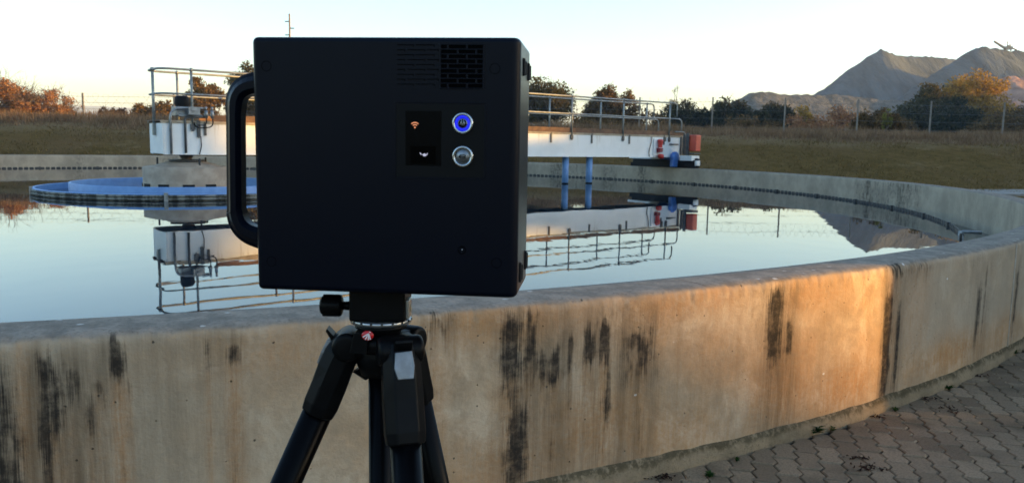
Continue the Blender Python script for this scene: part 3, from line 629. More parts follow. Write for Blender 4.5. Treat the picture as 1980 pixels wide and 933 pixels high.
def tree(name, label, cat, px0, px1, ptop, Y, mat, seed, leaves=5000, size=.085, pbase=None, twigs=60, stems=3, flat=.55, gap=.25, group='trees and bushes beyond the fence', fill=1.0, wild=.18, twl=1.0):
    rng = np.random.default_rng(seed)
    cx = (px0 + px1) / 2; base = at(cx, 250, Y); wx = (px1 - px0) / FPX * Y; zt = at(cx, ptop, Y).z
    zg = float(ground_z(base.x, Y)) if pbase is None else at(cx, pbase, Y).z
    H = zt - zg; root = empty(name, (base.x, Y, zg - .05), 0, label, cat, group)
    br = MB(); zc_ = H * (gap * .5 + .52); rz_ = H * (.46 - gap * .25); nc = 9 * stems; cl = []; rc = []
    for k in range(nc):
        d = rng.normal(size=3); d[2] = abs(d[2]) * .9 - .45 if rng.uniform() < .75 else d[2]; d /= np.linalg.norm(d); rr = rng.uniform(.35, 1.0) ** .6
        r = min(wx * .5, H * .7) * rng.uniform(.20, .38) * (1 - wild * rng.uniform(0, 1)); rr = rr * (1 - r / (wx * .5) * .9)
        cl.append((d[0] * wx * .5 * rr, d[1] * wx * .42 * rr, max(H * .08, min(zc_ + d[2] * (rz_ - r * .3) * rr * 1.15, H - r * .85)))); rc.append(r)
    k_ = int(np.argmax([q[2] + rc[i] for i, q in enumerate(cl)])); cl[k_] = (cl[k_][0] * .5, cl[k_][1], H - rc[k_] * .9)
    cl = np.array(cl); rc = np.array(rc)
    for s in range(stems):
        a = rng.uniform(0, 6.28); lean = rng.uniform(.1, .3) * wx
        p0 = Vector((rng.normal() * .05 * wx, rng.normal() * .15, 0)); p1 = p0 + Vector((math.cos(a) * lean, math.sin(a) * lean * .7, H * rng.uniform(.25, .42)))
        r0 = .028 * H ** .9 * rng.uniform(.7, 1.1); br.tube([p0, (p0 + p1) / 2 + Vector((rng.normal() * .08, rng.normal() * .08, .05)), p1], [r0, r0 * .8, r0 * .6], 6)
        for k in range(s, nc, stems):
            q = Vector(cl[k]); mid = p1 * .5 + q * .5 + Vector((rng.normal() * .15, rng.normal() * .15, .06 * H)); br.tube([p1, mid, q], [r0 * .5, r0 * .28, .00018 * Y], 5)
    br.build('trunk', MAT_BARK, root)
    rad = float(np.mean(rc)); n = int(leaves * fill * 1.8); idx = rng.choice(nc, n, p=rc ** 2 / (rc ** 2).sum())
    d = rng.normal(size=(n, 3)); d /= np.linalg.norm(d, axis=1)[:, None]
    # leaves gather in tufts near the surface of each clump
    nt = max(60, n // 22); ti = rng.integers(0, n, nt); tp = cl[idx[ti]] + d[ti] * (rc[idx[ti]] * rng.uniform(.45, 1.05, nt))[:, None] * np.array([1, 1, .85])
    tsel = rng.integers(0, nt, n); P = tp[tsel] + rng.normal(size=(n, 3)) * rad * .20
    m_ = rng.uniform(size=n) < .45; P[m_] = (cl[idx] + d * (rc[idx] * rng.uniform(.2, 1.0, n))[:, None])[m_]
    P[:, 2] = np.maximum(P[:, 2], H * gap * rng.uniform(.05, .6, n)); P[:, 2] = np.minimum(P[:, 2], H * rng.uniform(.96, 1.03, n))
    V, F = cards(P, size * 1.3, rng); np_mesh('crown', V, F, mat, parent=root)
    tw = MB()
    for k in range(twigs):
        c = Vector(cl[rng.integers(0, len(cl))]); d = Vector((rng.normal(), rng.normal() * .6, abs(rng.normal()) * .9 + .3)).normalized(); L = rad * rng.uniform(.7, 1.7) * twl
        e = c + d * L; e.z = min(e.z, H * (1.02 + .14 * twl)); tw.tube([c, (c + e) / 2 + Vector((rng.normal() * .05, 0, .04)), e], [.00022 * Y, .00016 * Y, .00009 * Y], 3, caps=False)
        for q in range(3):
            s_ = c + (e - c) * rng.uniform(.4, .9); d2 = (d + Vector((rng.normal(), rng.normal(), rng.normal())) * .6).normalized(); tw.tube([s_, s_ + d2 * L * .35], [.00013 * Y, .00007 * Y], 3, caps=False)
    if twigs: tag(tw.build('twigs', MAT_BARK, root), kind='stuff')
    return root
TG = 'trees and bushes beyond the fence'
tree('dry_bush', 'large sunlit orange dry bush at the left edge of the photo', 'bush', -90, 90, 150, 69.6, MAT_DRYLEAF, 1, 13000, .075, twl=1.7, wild=.5, twigs=320, stems=4, flat=.8, gap=.05)
tree('dry_bush', 'sunlit orange dry bush tapering down to the leftmost fence post', 'bush', 20, 156, 170, 71.0, MAT_DRYLEAF, 2, 9000, .07, twl=1.7, wild=.5, twigs=260, stems=4, flat=.8, gap=.05)
tree('small_shrub', 'small bare brown shrub just right of the leftmost fence post', 'shrub', 150, 178, 203, 68.1, MAT_DRYLEAF, 3, 350, 0.071, twigs=40, stems=3, gap=.1)
tree('low_shrub', 'low dark purple shrub left of the bridge end', 'shrub', 176, 272, 205, 75.0, MAT_PURPLE, 4, 2600, 0.101, twigs=50, stems=4, gap=.05, flat=.8)
tree('low_shrub', 'olive and rust shrub directly behind the bridge end handrail', 'shrub', 240, 360, 190, 81.0, MAT_BROWNLEAF, 5, 5000, 0.115, twigs=60, stems=4, gap=.05, flat=.8)
tree('thorn_tree', 'brown thorn tree behind the black motor of the bridge', 'tree', 338, 442, 148, 95.7, MAT_BROWNLEAF, 6, 6500, 0.133, twigs=70, stems=3, gap=.1, flat=.75)
tree('thorn_tree', 'taller dark thorn tree behind the handle of the scanner', 'tree', 430, 545, 120, 108.9, MAT_OLIVE, 7, 7500, 0.141, twigs=80, stems=3, gap=.12, flat=.75)
tree('thorn_tree', 'thorn tree wholly behind the middle of the scanner', 'tree', 560, 900, 125, 115.5, MAT_OLIVE, 8, 7000, 0.188, twigs=30, stems=4, gap=.12)
tree('thorn_tree', 'dark thorn tree right beside the scanner, sky showing through below', 'tree', 955, 1128, 148, 102.3, MAT_OLIVE, 9, 9000, 0.133, twigs=110, stems=3, gap=.22, flat=.5)
tree('thorn_tree', 'sunlit brown thorn tree left of the dip in the treeline', 'tree', 1118, 1240, 163, 102.0, MAT_BROWNLEAF, 10, 8000, 0.129, twigs=110, stems=3, gap=.1, flat=.7, wild=.4)
tree('bare_tree', 'thin bare twiggy tree poking above the dark green bushes', 'tree', 1282, 1335, 168, 134.4, MAT_BROWNLEAF, 12, 220, 0.097, twigs=130, stems=3, gap=.3)
tree('green_bush', 'dark green bush behind the right end of the bridge', 'bush', 1258, 1385, 188, 119.7, MAT_DARKGREEN, 13, 6500, 0.156, twigs=50, stems=4, gap=.03, flat=.8)
tree('green_bush', 'dark green bush around the fence post right of the bridge', 'bush', 1340, 1460, 186, 117.6, MAT_DARKGREEN, 14, 6500, 0.156, twigs=50, stems=4, gap=.03, flat=.8)
tree('green_bush', 'darkest low bush between the two middle fence posts', 'bush', 1425, 1550, 196, 115.5, MAT_DARKGREEN, 15, 6500, 0.156, twigs=40, stems=4, gap=.03, flat=.8)
tree('dry_bush', 'low golden bush just right of a fence post below the low heap', 'bush', 1500, 1590, 201, 117.6, MAT_GOLD, 16, 3600, 0.136, twigs=40, stems=4, gap=.03, flat=.8)
tree('dry_bush', 'low orange bush left of the fence post under the heap slope', 'bush', 1550, 1680, 203, 119.7, MAT_DRYLEAF, 17, 4600, 0.146, twigs=60, stems=4, gap=.03, flat=.8)
tree('dry_bush', 'low brown bush between the fence post and the yellow green plant', 'bush', 1640, 1760, 206, 58.0, MAT_BROWNLEAF, 18, 3600, 0.075, twigs=40, stems=4, gap=.03, flat=.8)
tree('small_shrub', 'small bright yellow green plant in front of the big dark tree', 'shrub', 1703, 1726, 207, 51.5, MAT_YG, 19, 500, 0.060, twigs=0, stems=3, gap=.05, flat=.8)
tree('dense_tree', 'dense dark green tree below the golden crown', 'tree', 1718, 1862, 160, 130.2, MAT_OLIVE, 20, 10000, 0.175, twigs=80, stems=4, gap=.03, flat=.75)
tree('golden_tree', 'tall tree with sunlit golden crown in front of the right heap', 'tree', 1795, 1968, 130, 138.6, MAT_GOLD, 21, 12000, 0.166, twigs=80, stems=4, gap=.05, flat=.75)
tree('dense_tree', 'low dark tree under the golden crown, around a fence post', 'tree', 1790, 1900, 185, 121.8, MAT_DARKGREEN, 22, 7000, 0.166, twigs=50, stems=4, gap=.02, flat=.8)
tree('dense_tree', 'brown green tree at the right edge of the photo', 'tree', 1890, 2080, 190, 126.0, MAT_BROWNLEAF, 23, 8000, 0.166, twigs=80, stems=4, gap=.02, flat=.8)
tree('dense_tree', 'dark bush filling the dip in the treeline behind the handrail', 'bush', 1195, 1310, 212, 102.0, MAT_BROWNLEAF, 24, 3500, 0.121, twigs=50, stems=3, gap=.02, flat=.8)

tree('low_scrub', 'low brown scrub at the foot of the dark green bushes', 'shrub', 1380, 1530, 220, 100, MAT_BROWNLEAF, 41, 3500, .13, twigs=40, stems=4, gap=.02, flat=.8)
tree('low_scrub', 'low rusty scrub below the orange bush by the fence', 'shrub', 1500, 1660, 219, 98, MAT_DRYLEAF, 42, 3500, .13, twigs=40, stems=4, gap=.02, flat=.8)
tree('low_scrub', 'low brown scrub left of the big dark tree', 'shrub', 1640, 1780, 218, 102, MAT_BROWNLEAF, 43, 3500, .13, twigs=40, stems=4, gap=.02, flat=.8)
tree('low_scrub', 'low brown scrub in front of the tree at the right edge', 'shrub', 1860, 2010, 214, 100, MAT_BROWNLEAF, 44, 3500, .13, twigs=40, stems=4, gap=.02, flat=.8)
tree('low_scrub', 'low brown scrub behind the handrail beside the scanner', 'shrub', 1090, 1220, 216, 88, MAT_BROWNLEAF, 45, 3200, .12, twigs=40, stems=4, gap=.02, flat=.8)
def blades(name, label, cat, X, Y, Z, h, w, mat, rng, lean=.35):
    n = len(X); a = rng.uniform(0, 6.28, n); dx, dy = np.cos(a) * w, np.sin(a) * w; lx, ly = rng.normal(size=n) * lean * h, rng.normal(size=n) * lean * h
    V = np.stack([np.stack([X - dx, Y - dy, Z], -1), np.stack([X + dx, Y + dy, Z], -1), np.stack([X + lx, Y + ly, Z + h], -1)], 1).reshape(-1, 3)
    o = np_mesh(name, V, np.arange(3 * n).reshape(n, 3), mat); return tag(o, label, cat, kind='stuff')
rng = np.random.default_rng(31)
n = 52000; X = rng.uniform(-44, 60, n); s = rng.uniform(-4.6, 2.2, n); Y = fence_y(X) + s + .25 * vnoise(X * .9, 5)
cl_ = .5 + .5 * vnoise2(X * .8, Y * .8, 6); hh = rng.uniform(.25, .62, n) * (.6 + .8 * cl_) * np.clip((s + 5.0) / 2.0, .35, 1)
blades('dry_grass', 'tall dry brown grass along the fence on the bank', 'grass', X, Y, ground_z(X, Y) - .1, hh, rng.uniform(.012, .035, n), MAT_DRYGRASS, rng)
n = 80000; X = rng.uniform(-42, 52, n); s = rng.uniform(-17, -4.3, n); Y = fence_y(X) + s; k = np.hypot(X - TC.x, Y - TC.y) > RO + .25; X, Y = X[k], Y[k]; n = len(X)
blades('grass', 'short olive grass on the bank behind the tank', 'grass', X, Y, ground_z(X, Y) - .07, rng.uniform(.06, .15, n) * (1 + .5 * vnoise2(X * .5, Y * .5, 9)), rng.uniform(.012, .03, n), MAT_GRASS, rng, .6)

# mast behind the scanner
mast = empty('mast', tuple(at(563, 240, 75).xy) + (1.5,), 0, 'thin wooden pole with climbing pegs rising above the scanner', 'pole')
zt = at(566, 27, 75).z - 1.5
MB().tube([(0, 0, 0), (0, 0, zt)], [.12, .075], 10).build('pole', M('pole_wood', (.30, .22, .15), (.22, .16, .11), 6, .85), mast)
for k, (py, sg) in enumerate(((42, -1), (55, 1), (68, -1), (81, 1), (94, -1), (107, 1), (120, -1))):
    z = at(566, py, 75).z - 1.5; MB().box((sg * .22, 0, z), (.38, .07, .085)).build('peg', MAT_DARKSTEEL, mast)
# stacker on the right heap
stk = empty('conveyor_stacker', tuple(at(1948, 100, 436)), 0, 'conveyor stacker with raised boom on top of the right heap', 'stacker')
bo = Vector(stk.location); q = lambda x, y: at(x, y, 436) - bo
MB().tube([q(1922, 80), q(1944, 94)], [.55, .8], 4).build('boom', M('stacker_steel', (.30, .24, .18), (.22, .18, .14), .4, .7), stk)
b = MB(); b.tube([q(1944, 96), q(1948, 88), q(1958, 92)], .4, 4); b.tube([q(1948, 80), q(1948, 97)], .28, 4); b.tube([q(1953, 86), q(1955, 99)], .4, 4); b.box(q(1950, 93), (3.4, 2, 1.6)); b.tube([q(1957, 93), q(1966, 97)], .4, 4)
b.build('tower', bpy.data.materials['stacker_steel'], stk)

# weeds at the foot of the wall and fallen leaves on the paving
def weed(px, py, h, n, seed, label):
    rng = np.random.default_rng(seed); p = on_plane(px, py, 0); root = empty('weed', (p.x, p.y, .0), 0, label, 'weed', 'weeds between wall and pavers')
    b = MB()
    for k in range(n):
        a = rng.uniform(0, 6.28); L = h * rng.uniform(.5, 1.1); d = Vector((math.cos(a), math.sin(a), 0)); w = L * rng.uniform(.10, .2); sd = Vector((-d.y, d.x, 0)); el = rng.uniform(.3, 1.2)
        p0 = d * .004; p1 = d * L * .5 * math.cos(el) + Vector((0, 0, L * .55 * math.sin(el) + .004)); p2 = d * L * math.cos(el * .7) + Vector((0, 0, L * .8 * math.sin(el)))
        b.add([p0 - sd * w * .25, p0 + sd * w * .25, p1 + sd * w, p1 - sd * w, p2], [(0, 1, 2, 3), (3, 2, 4)])
    b.build('leaves', MAT_WEED, root); return root
weed(1576, 836, .075, 60, 1, 'largest green weed in the crack at the wall foot')
weed(1834, 752, .055, 36, 2, 'second green weed at the wall foot, nearer the right edge')
weed(1731, 794, .04, 22, 3, 'small weed at the wall foot between the two green ones')
weed(1960, 684, .06, 26, 4, 'weed at the wall foot by the vertical joint at right')
weed(1372, 921, .035, 60, 5, 'flat mossy weed among pavers near the bottom edge')
weed(1424, 890, .025, 30, 6, 'tiny flat weed between pavers close to the wall')
weed(1610, 832, .035, 20, 7, 'tiny weed just right of the largest green weed')
MAT_LITTER = leaf_mat('dead_leaf', (.025, .014, .012), (.045, .022, .018), (.07, .04, .03))
def litter(px, py, rx, ry, n, seed, label):
    rng = np.random.default_rng(seed); p = on_plane(px, py, 0); root = empty('leaf_litter', (p.x, p.y, 0), 0, label, 'dead leaves', 'dead leaves on the pavers')
    P = np.stack([rng.normal(size=n) * rx, rng.normal(size=n) * ry, rng.uniform(.004, .016, n)], -1); V, F = cards(P, .014, rng, 0, .5); V[:, 2] = np.abs(V[:, 2] - .008) * .8 + .004
    np_mesh('leaf_pile', V, F, MAT_LITTER, parent=root)
litter(1265, 921, .08, .025, 102, 1, 'dark dead leaves against the wall foot at the bottom edge')
litter(1834, 793, .05, .03, 36, 2, 'dark dead leaves on pavers below the second weed')
litter(1795, 772, .06, .02, 42, 3, 'dark dead leaves along the wall foot by the second weed')
litter(1684, 906, .045, .025, 48, 4, 'dark clump of leaves on pavers near the bottom edge')
litter(1657, 886, .04, .012, 30, 5, 'thin row of dead leaves just above the dark clump')
litter(1886, 727, .05, .02, 36, 6, 'dead leaves by the wall foot left of the vertical joint')
litter(1695, 806, .04, .02, 30, 7, 'dead leaves and grit where pavers meet the wall')

# unseen buildings added beside the photographer, sized to shape the low-sun shade
su = Vector((math.sin(R_(SUN_AZ)), math.cos(R_(SUN_AZ)), 0)); sv = Vector((-su.y, su.x, 0))
if sv.y < 0: sv = -sv
MAT_PLASTER = M('plaster_cream', (.42, .36, .27), (.36, .30, .22), 1.5, .9, bump=.004); MAT_ROOF = M('roof_sheet', (.20, .19, .18), (.15, .14, .13), .8, .6)
def shade_shed(name, label, w0, w1, a0, a1, H, roof=.5):
    c = su * ((a0 + a1) / 2) + sv * ((w0 + w1) / 2); root = empty(name, (c.x, c.y, -.06), math.atan2(su.y, su.x), label, 'building', 'added shade buildings right of the tank')
    L, W = a1 - a0, w1 - w0; fl = 1 if (Matrix.Rotation(math.atan2(su.y, su.x), 3, 'Z') @ Vector((0, 1, 0))).dot(sv) > 0 else -1
    MB().box((0, 0, (H - roof) / 2), (L, W, H - roof)).build('wall', MAT_PLASTER, root)
    MB().prism([(-L / 2 - .0, H - roof + .003), (L / 2, H - roof + .003), (0, H + .6)], -W / 2, W / 2).build('roof', MAT_ROOF, root)
    MB().box((-L / 2 - .03, W * .15, 1.1), (.06, min(1.2, W * .3), 2.2)).build('door', MAT_DARKSTEEL, root)
    return root
lk = empty('sloped_shade_building', tuple(sv * 4.85 + su * 93) , math.atan2(su.y, su.x), 'added low cream building, its sloping roof shaping the sun patch on the wall', 'building', 'added shade buildings right of the tank')
lk.location.z = -.06  # added out of view; its slope grades the sunlight on the wall
MB().loft([[(x, -1.65, z) for x, z in ((-5, 0), (5, 0), (5, 9.0), (-5, 9.0))], [(x, 1.65, z) for x, z in ((-5, 0), (5, 0), (5, 5.7), (-5, 5.7))]]).build('wall', MAT_PLASTER, lk)
MB().loft([[(x, -1.65, z) for x, z in ((-5.1, 9.01), (5.1, 9.01), (5.1, 9.3), (-5.1, 9.3))], [(x, 1.65, z) for x, z in ((-5.1, 5.71), (5.1, 5.71), (5.1, 6.0), (-5.1, 6.0))]]).build('roof', MAT_ROOF, lk)
shade_shed('near_shade_building', 'added cream building beside the tank that cuts the edge of the sun patch', 4.84, 10.0, 9.0, 13.0, 4.6, .3)  # added out of view; its corner cuts the sun patch
for i, (w0, w1, H, lb) in enumerate(((-45, 3.19, 11.0, 'added tall cream shade building far right behind the photographer'), (6.51, 17.9, 11.5, 'added tall cream shade building behind the nearest one'),
        (17.91, 24.2, 9.5, 'added lower cream shade building that lets sun onto the bridge'), (24.21, 46, 12.5, 'added long cream building that keeps the grass bank in shade'), (46.01, 110, 13.0, 'added long cream building that shades the lower parts of the trees'))):
    shade_shed('shade_building', lb, w0, w1, 88, 98, H, .5)  # added row; heights decide what the low sun reaches
shade_shed('shade_building', 'farthest added cream building, shading the trees at the right', 110, 152, 140, 150, 16.5, .5)  # added out of view to shade the trees at right
# ================================================================== the scanner on its tripod
SW, SH, SD = .2627, .249, .11
scan = empty('scanner', (-.1253, .7804, 1.585 - SH / 2), 0, 'black box-shaped 3D scanner with side handle and glowing blue button on tripod', 'scanner')
scan.rotation_euler = (.0042, -.0012, -.1019)
bpy.context.view_layer.update()
SM = Matrix.Translation(scan.location) @ scan.rotation_euler.to_matrix().to_4x4(); SMI = SM.inverted()
def face(x, y, yy=0.0):
    """point of the scanner's rear face seen at a place of the photograph, in scanner coordinates (x, z)"""
    o = SMI @ Vector((0, 0, CAMZ)); d = SMI.to_3x3() @ ray(x, y); k = (yy - o.y) / d.y; p = o + d * k; return p.x, p.z
t = NT('scanner_shell'); v = t.vec('Object')
t.bump(t.noise(v, 1800, 2), .00012); MAT_SHELL = t.fin((.0010, .0023, .0068), t.math('ADD', t.math('MULTIPLY', t.noise(v, 14, 4), .06), .28), spec=.11)
MAT_SHELL2 = M('scanner_trim', (.0010, .0012, .002), rough=.5, spec=.15); MAT_GLASS = M('display_glass', (.0006, .0006, .0009), rough=.35, spec=.06)
MAT_HOLE = M('vent_dark', (.0006, .0006, .0008), rough=.9, spec=.05)
MAT_STEEL = M('button_steel', (.48, .50, .52), (.42, .44, .46), 200, .25, 1.0); MAT_STEEL2 = M('button_face', (.26, .275, .29), (.20, .21, .22), 300, .4, 1.0)
me = bpy.data.meshes.new('body'); bm = bmesh.new(); bmesh.ops.create_cube(bm, size=1)
for vv in bm.verts: vv.co = Vector((vv.co.x * SW, (vv.co.y + .5) * SD, (vv.co.z + .5) * SH))
vert_e = [e for e in bm.edges if abs(e.verts[0].co.z - e.verts[1].co.z) > .1 and e.verts[0].co.x > 0]
bmesh.ops.bevel(bm, geom=vert_e, offset=.009, segments=8, profile=.5, affect='EDGES')
es = [e for e in bm.edges if len(e.link_faces) == 2 and e.calc_face_angle() > R_(35)]
bmesh.ops.bevel(bm, geom=es, offset=.0055, segments=5, profile=.5, affect='EDGES')
bmesh.ops.recalc_face_normals(bm, faces=bm.faces)
for f in bm.faces: f.smooth = True
bm.to_mesh(me); bm.free(); me.materials.append(MAT_SHELL)
body = link(bpy.data.objects.new('body', me), scan)
wn_ = body.modifiers.new('wn', 'WEIGHTED_NORMAL'); wn_.keep_sharp = False; wn_.weight = 80
def S(name, m, fn, bevel=0, parent=None):
    b = MB(); fn(b); return b.build(name, m, parent or scan, bevel=bevel)
def fbox(b, x0, y0, x1, y1, d0, d1):
    (a, zt), (c, zb) = face(x0, y0), face(x1, y1); b.box(((a + c) / 2, (d0 + d1) / 2, (zt + zb) / 2), (abs(c - a), abs(d1 - d0), abs(zt - zb)))
# side handle
path = [((505, 155), 0), ((438, 163), 44), ((438, 220), 4), ((440, 410), 4), ((442, 448), 40), ((520, 474), 0)]
pts3 = [(Vector((face(*p)[0], .019, face(*p)[1])), r * .0005) for p, r in path]
cen = bez(pts3, 8); secs = []
for i, p in enumerate(cen):
    tg = (cen[min(i + 1, len(cen) - 1)] - cen[max(i - 1, 0)]).normalized(); sd = Vector((tg.z, 0, -tg.x)); e_ = min(i, len(cen) - 1 - i) / 12.0; hw = .0080 + .0028 * max(0, 1 - e_) ** 1.0; dp = .0105
    sec = []
    for (a_, q) in ((-1, -.45), (-.55, -1), (.15, -1), (.62, -.55), (1, -.35), (1, .75), (.6, 1), (-.6, 1), (-1, .7)): sec.append(p + sd * (a_ * hw) + Vector((0, q * dp, 0)))
    secs.append(sec)
hb = MB(); hb.loft(secs, smooth=False); ho = hb.build('handle', MAT_SHELL, scan, bevel=.002)
def disc(b, px, py, rpx, y0, y1, n=24, yy=0.0):
    x, z = face(px, py, yy); r = rpx * .000505; b.lathe([(0, y1), (r * .9, y1), (r, y1 + (y0 - y1) * .2), (r, y0)], (x, 0, z), n, Matrix.Rotation(R_(90), 3, 'X') @ Matrix.Diagonal((1, 1, -1)).to_3x3())
def dlathe(b, px, py, prof, n=40):
    x, z = face(px, py); k = .000505
    b.lathe([(r * k, h) for r, h in prof], (x, 0, z), n, Matrix.Rotation(R_(90), 3, 'X'))
for px, py in ((515, 128), (957, 133), (960, 508), (525, 505)): S('screw_cover', MAT_HOLE, lambda b: dlathe(b, px, py, [(8.9, -.0001), (9.0, .00012), (10.0, .00012), (10.1, -.0001)]))
x, z = face(488, 462); S('handle_screw', MAT_HOLE, lambda b: b.lathe([(0, .0005), (.0042, .0004), (.0045, -.001)], (x + .001, .012, z), 20, Matrix.Rotation(R_(90), 3, 'X')), parent=ho)
# ventilation grille: black plate paints slot shade right, black strips groove shadows left
g = S('vent_grille', MAT_HOLE, lambda b: fbox(b, 852, 86, 935, 171, -.0002, .001))
rows = 9
def bars(b):
    for k in range(rows + 1):
        y = 86 + 85 * k / rows; fbox(b, 851, y - 1.4, 936, y + 1.4, -.0010, .0005)
    for k in range(rows):
        y0, y1 = 86 + 85 * k / rows, 86 + 85 * (k + 1) / rows
        for x in ((866, 903) if k % 2 == 0 else (885, 921)): fbox(b, x - 1.8, y0, x + 1.8, y1, -.0009, .0005)
    fbox(b, 850, 85, 852.5, 172, -.0009, .0005); fbox(b, 934, 85, 936.5, 172, -.0009, .0005)
S('grille_bars', MAT_SHELL, bars, .0002, g)
def blind(b):
    for k in range(rows):
        y = 86 + 85 * (k + .5) / rows
        for (x0, x1) in (((768, 800), (804, 840)) if k % 2 == 0 else ((768, 783), (788, 822), (826, 848))): fbox(b, x0, y - 4.4, x1, y - 2.8, -.0004, .0003); fbox(b, x1 - 1.2, y - 3, x1, y, -.0004, .0003)
S('slot_shadow_lines', MAT_HOLE, blind)  # dark strips painted as groove shadow lines
# control panel
S('panel_frame', MAT_SHELL, lambda b: (fbox(b, 764, 197, 938, 200.5, -.0007, .001), fbox(b, 764, 344, 938, 347, -.0005, .001), fbox(b, 763, 198, 766, 346, -.0005, .001), fbox(b, 936.5, 198, 939, 346, -.0005, .001)), .0003)
S('panel_plate', MAT_SHELL2, lambda b: fbox(b, 766.5, 201, 936, 343.5, -.0001, .001))
scr = S('display', MAT_GLASS, lambda b: fbox(b, 784, 214, 853, 321, -.0004, .001), .0002)
S('screen', M('screen_black', (.0003, .0003, .0004), rough=.3, spec=.03), lambda b: fbox(b, 794, 282, 843, 317, -.0006, .0002), parent=scr)
MAT_WIFI = EM('wifi_icon_orange', (1, .36, .16), .14); MAT_GLYPH = EM('glyph_white', (.75, .76, 1), .12)
def arc(b, px, py, r, w, a0, a1, y, n=14):
    x, z = face(px, py); k = .000505; vs = []
    for i in range(n + 1):
        a = R_(a0 + (a1 - a0) * i / n)
        for rr in (r - w / 2, r + w / 2): vs += [(x + rr * k * math.cos(a), y, z + rr * k * math.sin(a)), (x + rr * k * math.cos(a), y + .0002, z + rr * k * math.sin(a))]
    fs = []
    for i in range(n):
        q = i * 4; fs += [(q, q + 2, q + 6, q + 4), (q + 1, q + 5, q + 7, q + 3), (q, q + 4, q + 5, q + 1), (q + 2, q + 3, q + 7, q + 6)]
    b.add(vs, fs)
S('wireless_icon', MAT_WIFI, lambda b: (arc(b, 802.5, 247, 9.8, 2.1, 48, 132, -.0008), arc(b, 802.5, 247, 5.6, 2.0, 46, 134, -.0008), arc(b, 802.5, 246.5, .8, 1.7, 0, 360, -.0008)), parent=scr)
def poly(b, pts, y):
    b.prism([face(*p) for p in pts], y, y + .0002)
S('status_icon', MAT_GLYPH, lambda b: (poly(b, [(812, 294.5), (814.5, 296), (815.5, 300), (812.8, 298)], -.0009), poly(b, [(816.5, 298.5), (821, 296.5), (824.5, 298.5), (827.2, 295), (826.6, 299), (822, 302.3), (819, 301.5)], -.0009)), parent=scr)
def button(py, mid, name):
    o = S(name, MAT_STEEL, lambda b: dlathe(b, 895, py, [(14.6, .0014), (15.5, .0026), (18.5, .0028), (20.3, .0018), (20.8, .0)]))
    S('button_cap', MAT_STEEL2, lambda b: dlathe(b, 895, py, [(0, .0018), (9.2 if mid else 12.2, .0018), (9.6 if mid else 12.8, .0012), (15.2, .0010)]), parent=o); return o
bp = button(238.5, True, 'power_button'); bb = button(302.5, False, 'battery_button')
MAT_RING = EM('blue_ring_glow', (.003, .008, 1.0), .16)
S('glow_ring', MAT_RING, lambda b: dlathe(b, 895, 238.5, [(9.4, .0016), (9.8, .0020), (15.0, .0020), (15.3, .0014)]), parent=bp)
S('power_icon', MAT_HOLE, lambda b: (arc(b, 895, 238.5, 6.6, 2.2, 118, 422, -.0022), fbox(b, 894, 230.5, 896, 238, -.0022, -.0019)), parent=bp)
S('battery_icon', MAT_HOLE, lambda b: (fbox(b, 889.5, 298.8, 901, 300.4, -.0022, -.0019), fbox(b, 889.5, 304.8, 901, 306.4, -.0022, -.0019), fbox(b, 889.5, 299, 891, 306, -.0022, -.0019), fbox(b, 899.5, 299, 901, 306, -.0022, -.0019), fbox(b, 888, 301, 889.6, 304.2, -.0022, -.0019), fbox(b, 892, 301.6, 895, 303.8, -.0022, -.0019), fbox(b, 896, 301.6, 898.6, 303.8, -.0022, -.0019)), parent=bb)
jk = S('power_socket', MAT_HOLE, lambda b: dlathe(b, 893, 483, [(0, -.0002), (6.0, -.0002), (6.6, .0006), (7.6, .0006), (8, 0)]))
S('socket_pin', MAT_STEEL, lambda b: dlathe(b, 894, 482.5, [(0, .0016), (1.3, .0012), (1.8, 0)], 12), parent=jk)
# rubber bumpers on the right side
for (yy, zz, h) in ((.030, .224, .017), (.083, .224, .018), (.026, .022, .020), (.084, .026, .020)):
    S('side_bumper', MAT_BLACK, lambda b: (b.box((SW / 2 + .0006, yy, zz), (.003, .0055, h)), b.box((SW / 2 + .0010, yy + .006, zz - .0005), (.004, .004, h * .82))), .0012)

# ---- tripod
tri = empty('tripod', (-.134, .838, 0), 0, 'black photo tripod with silver leg catches and red badge carrying the scanner', 'tripod')
TP = Vector(tri.location); TD = .838
MAT_TRI = M('tripod_black', (.0022, .0023, .0028), (.0036, .0036, .004), 60, .42, spec=.10); MAT_TUBE = M('tripod_tube', (.0016, .0016, .002), rough=.28, spec=.06)
MAT_SILVER = M('catch_silver', (.22, .235, .25), (.17, .18, .19), 90, .45, .5); MAT_ALU = M('ring_aluminium', (.45, .46, .47), (.36, .37, .38), 60, .35, .9)
def q3(x, y, Y=TD): return at(x, y, Y) - TP
def P(name, m, fn, bevel=0, parent=None):
    b = MB(); fn(b); return b.build(name, m, parent or tri, bevel=bevel)
zc = lambda y: q3(735, y).z
hx = q3(737, 590).x
zt_ = scan.location.z - .0006
head = P('head_plate', MAT_TRI, lambda b: (b.box((hx, 0, (zt_ + zc(612)) / 2), (.058, .056, zt_ - zc(612))), b.box((hx - .002, 0, zt_ - .003), (.050, .050, .006))), .003)
P('plate_latch', MAT_ALU, lambda b: b.box((hx + .0305, -.010, zc(590)), (.004, .022, .020)), .001, head)
P('bubble_level', M('bubble_tan', (.35, .30, .2), rough=.3), lambda b: b.lathe([(0, .001), (.004, .0008), (.0045, 0)], (hx + .0325, -.010, zc(590)), 16, Matrix.Rotation(R_(90), 3, 'Y')), parent=head)
kx0, kx1 = q3(622, 590).x, q3(664, 590).x
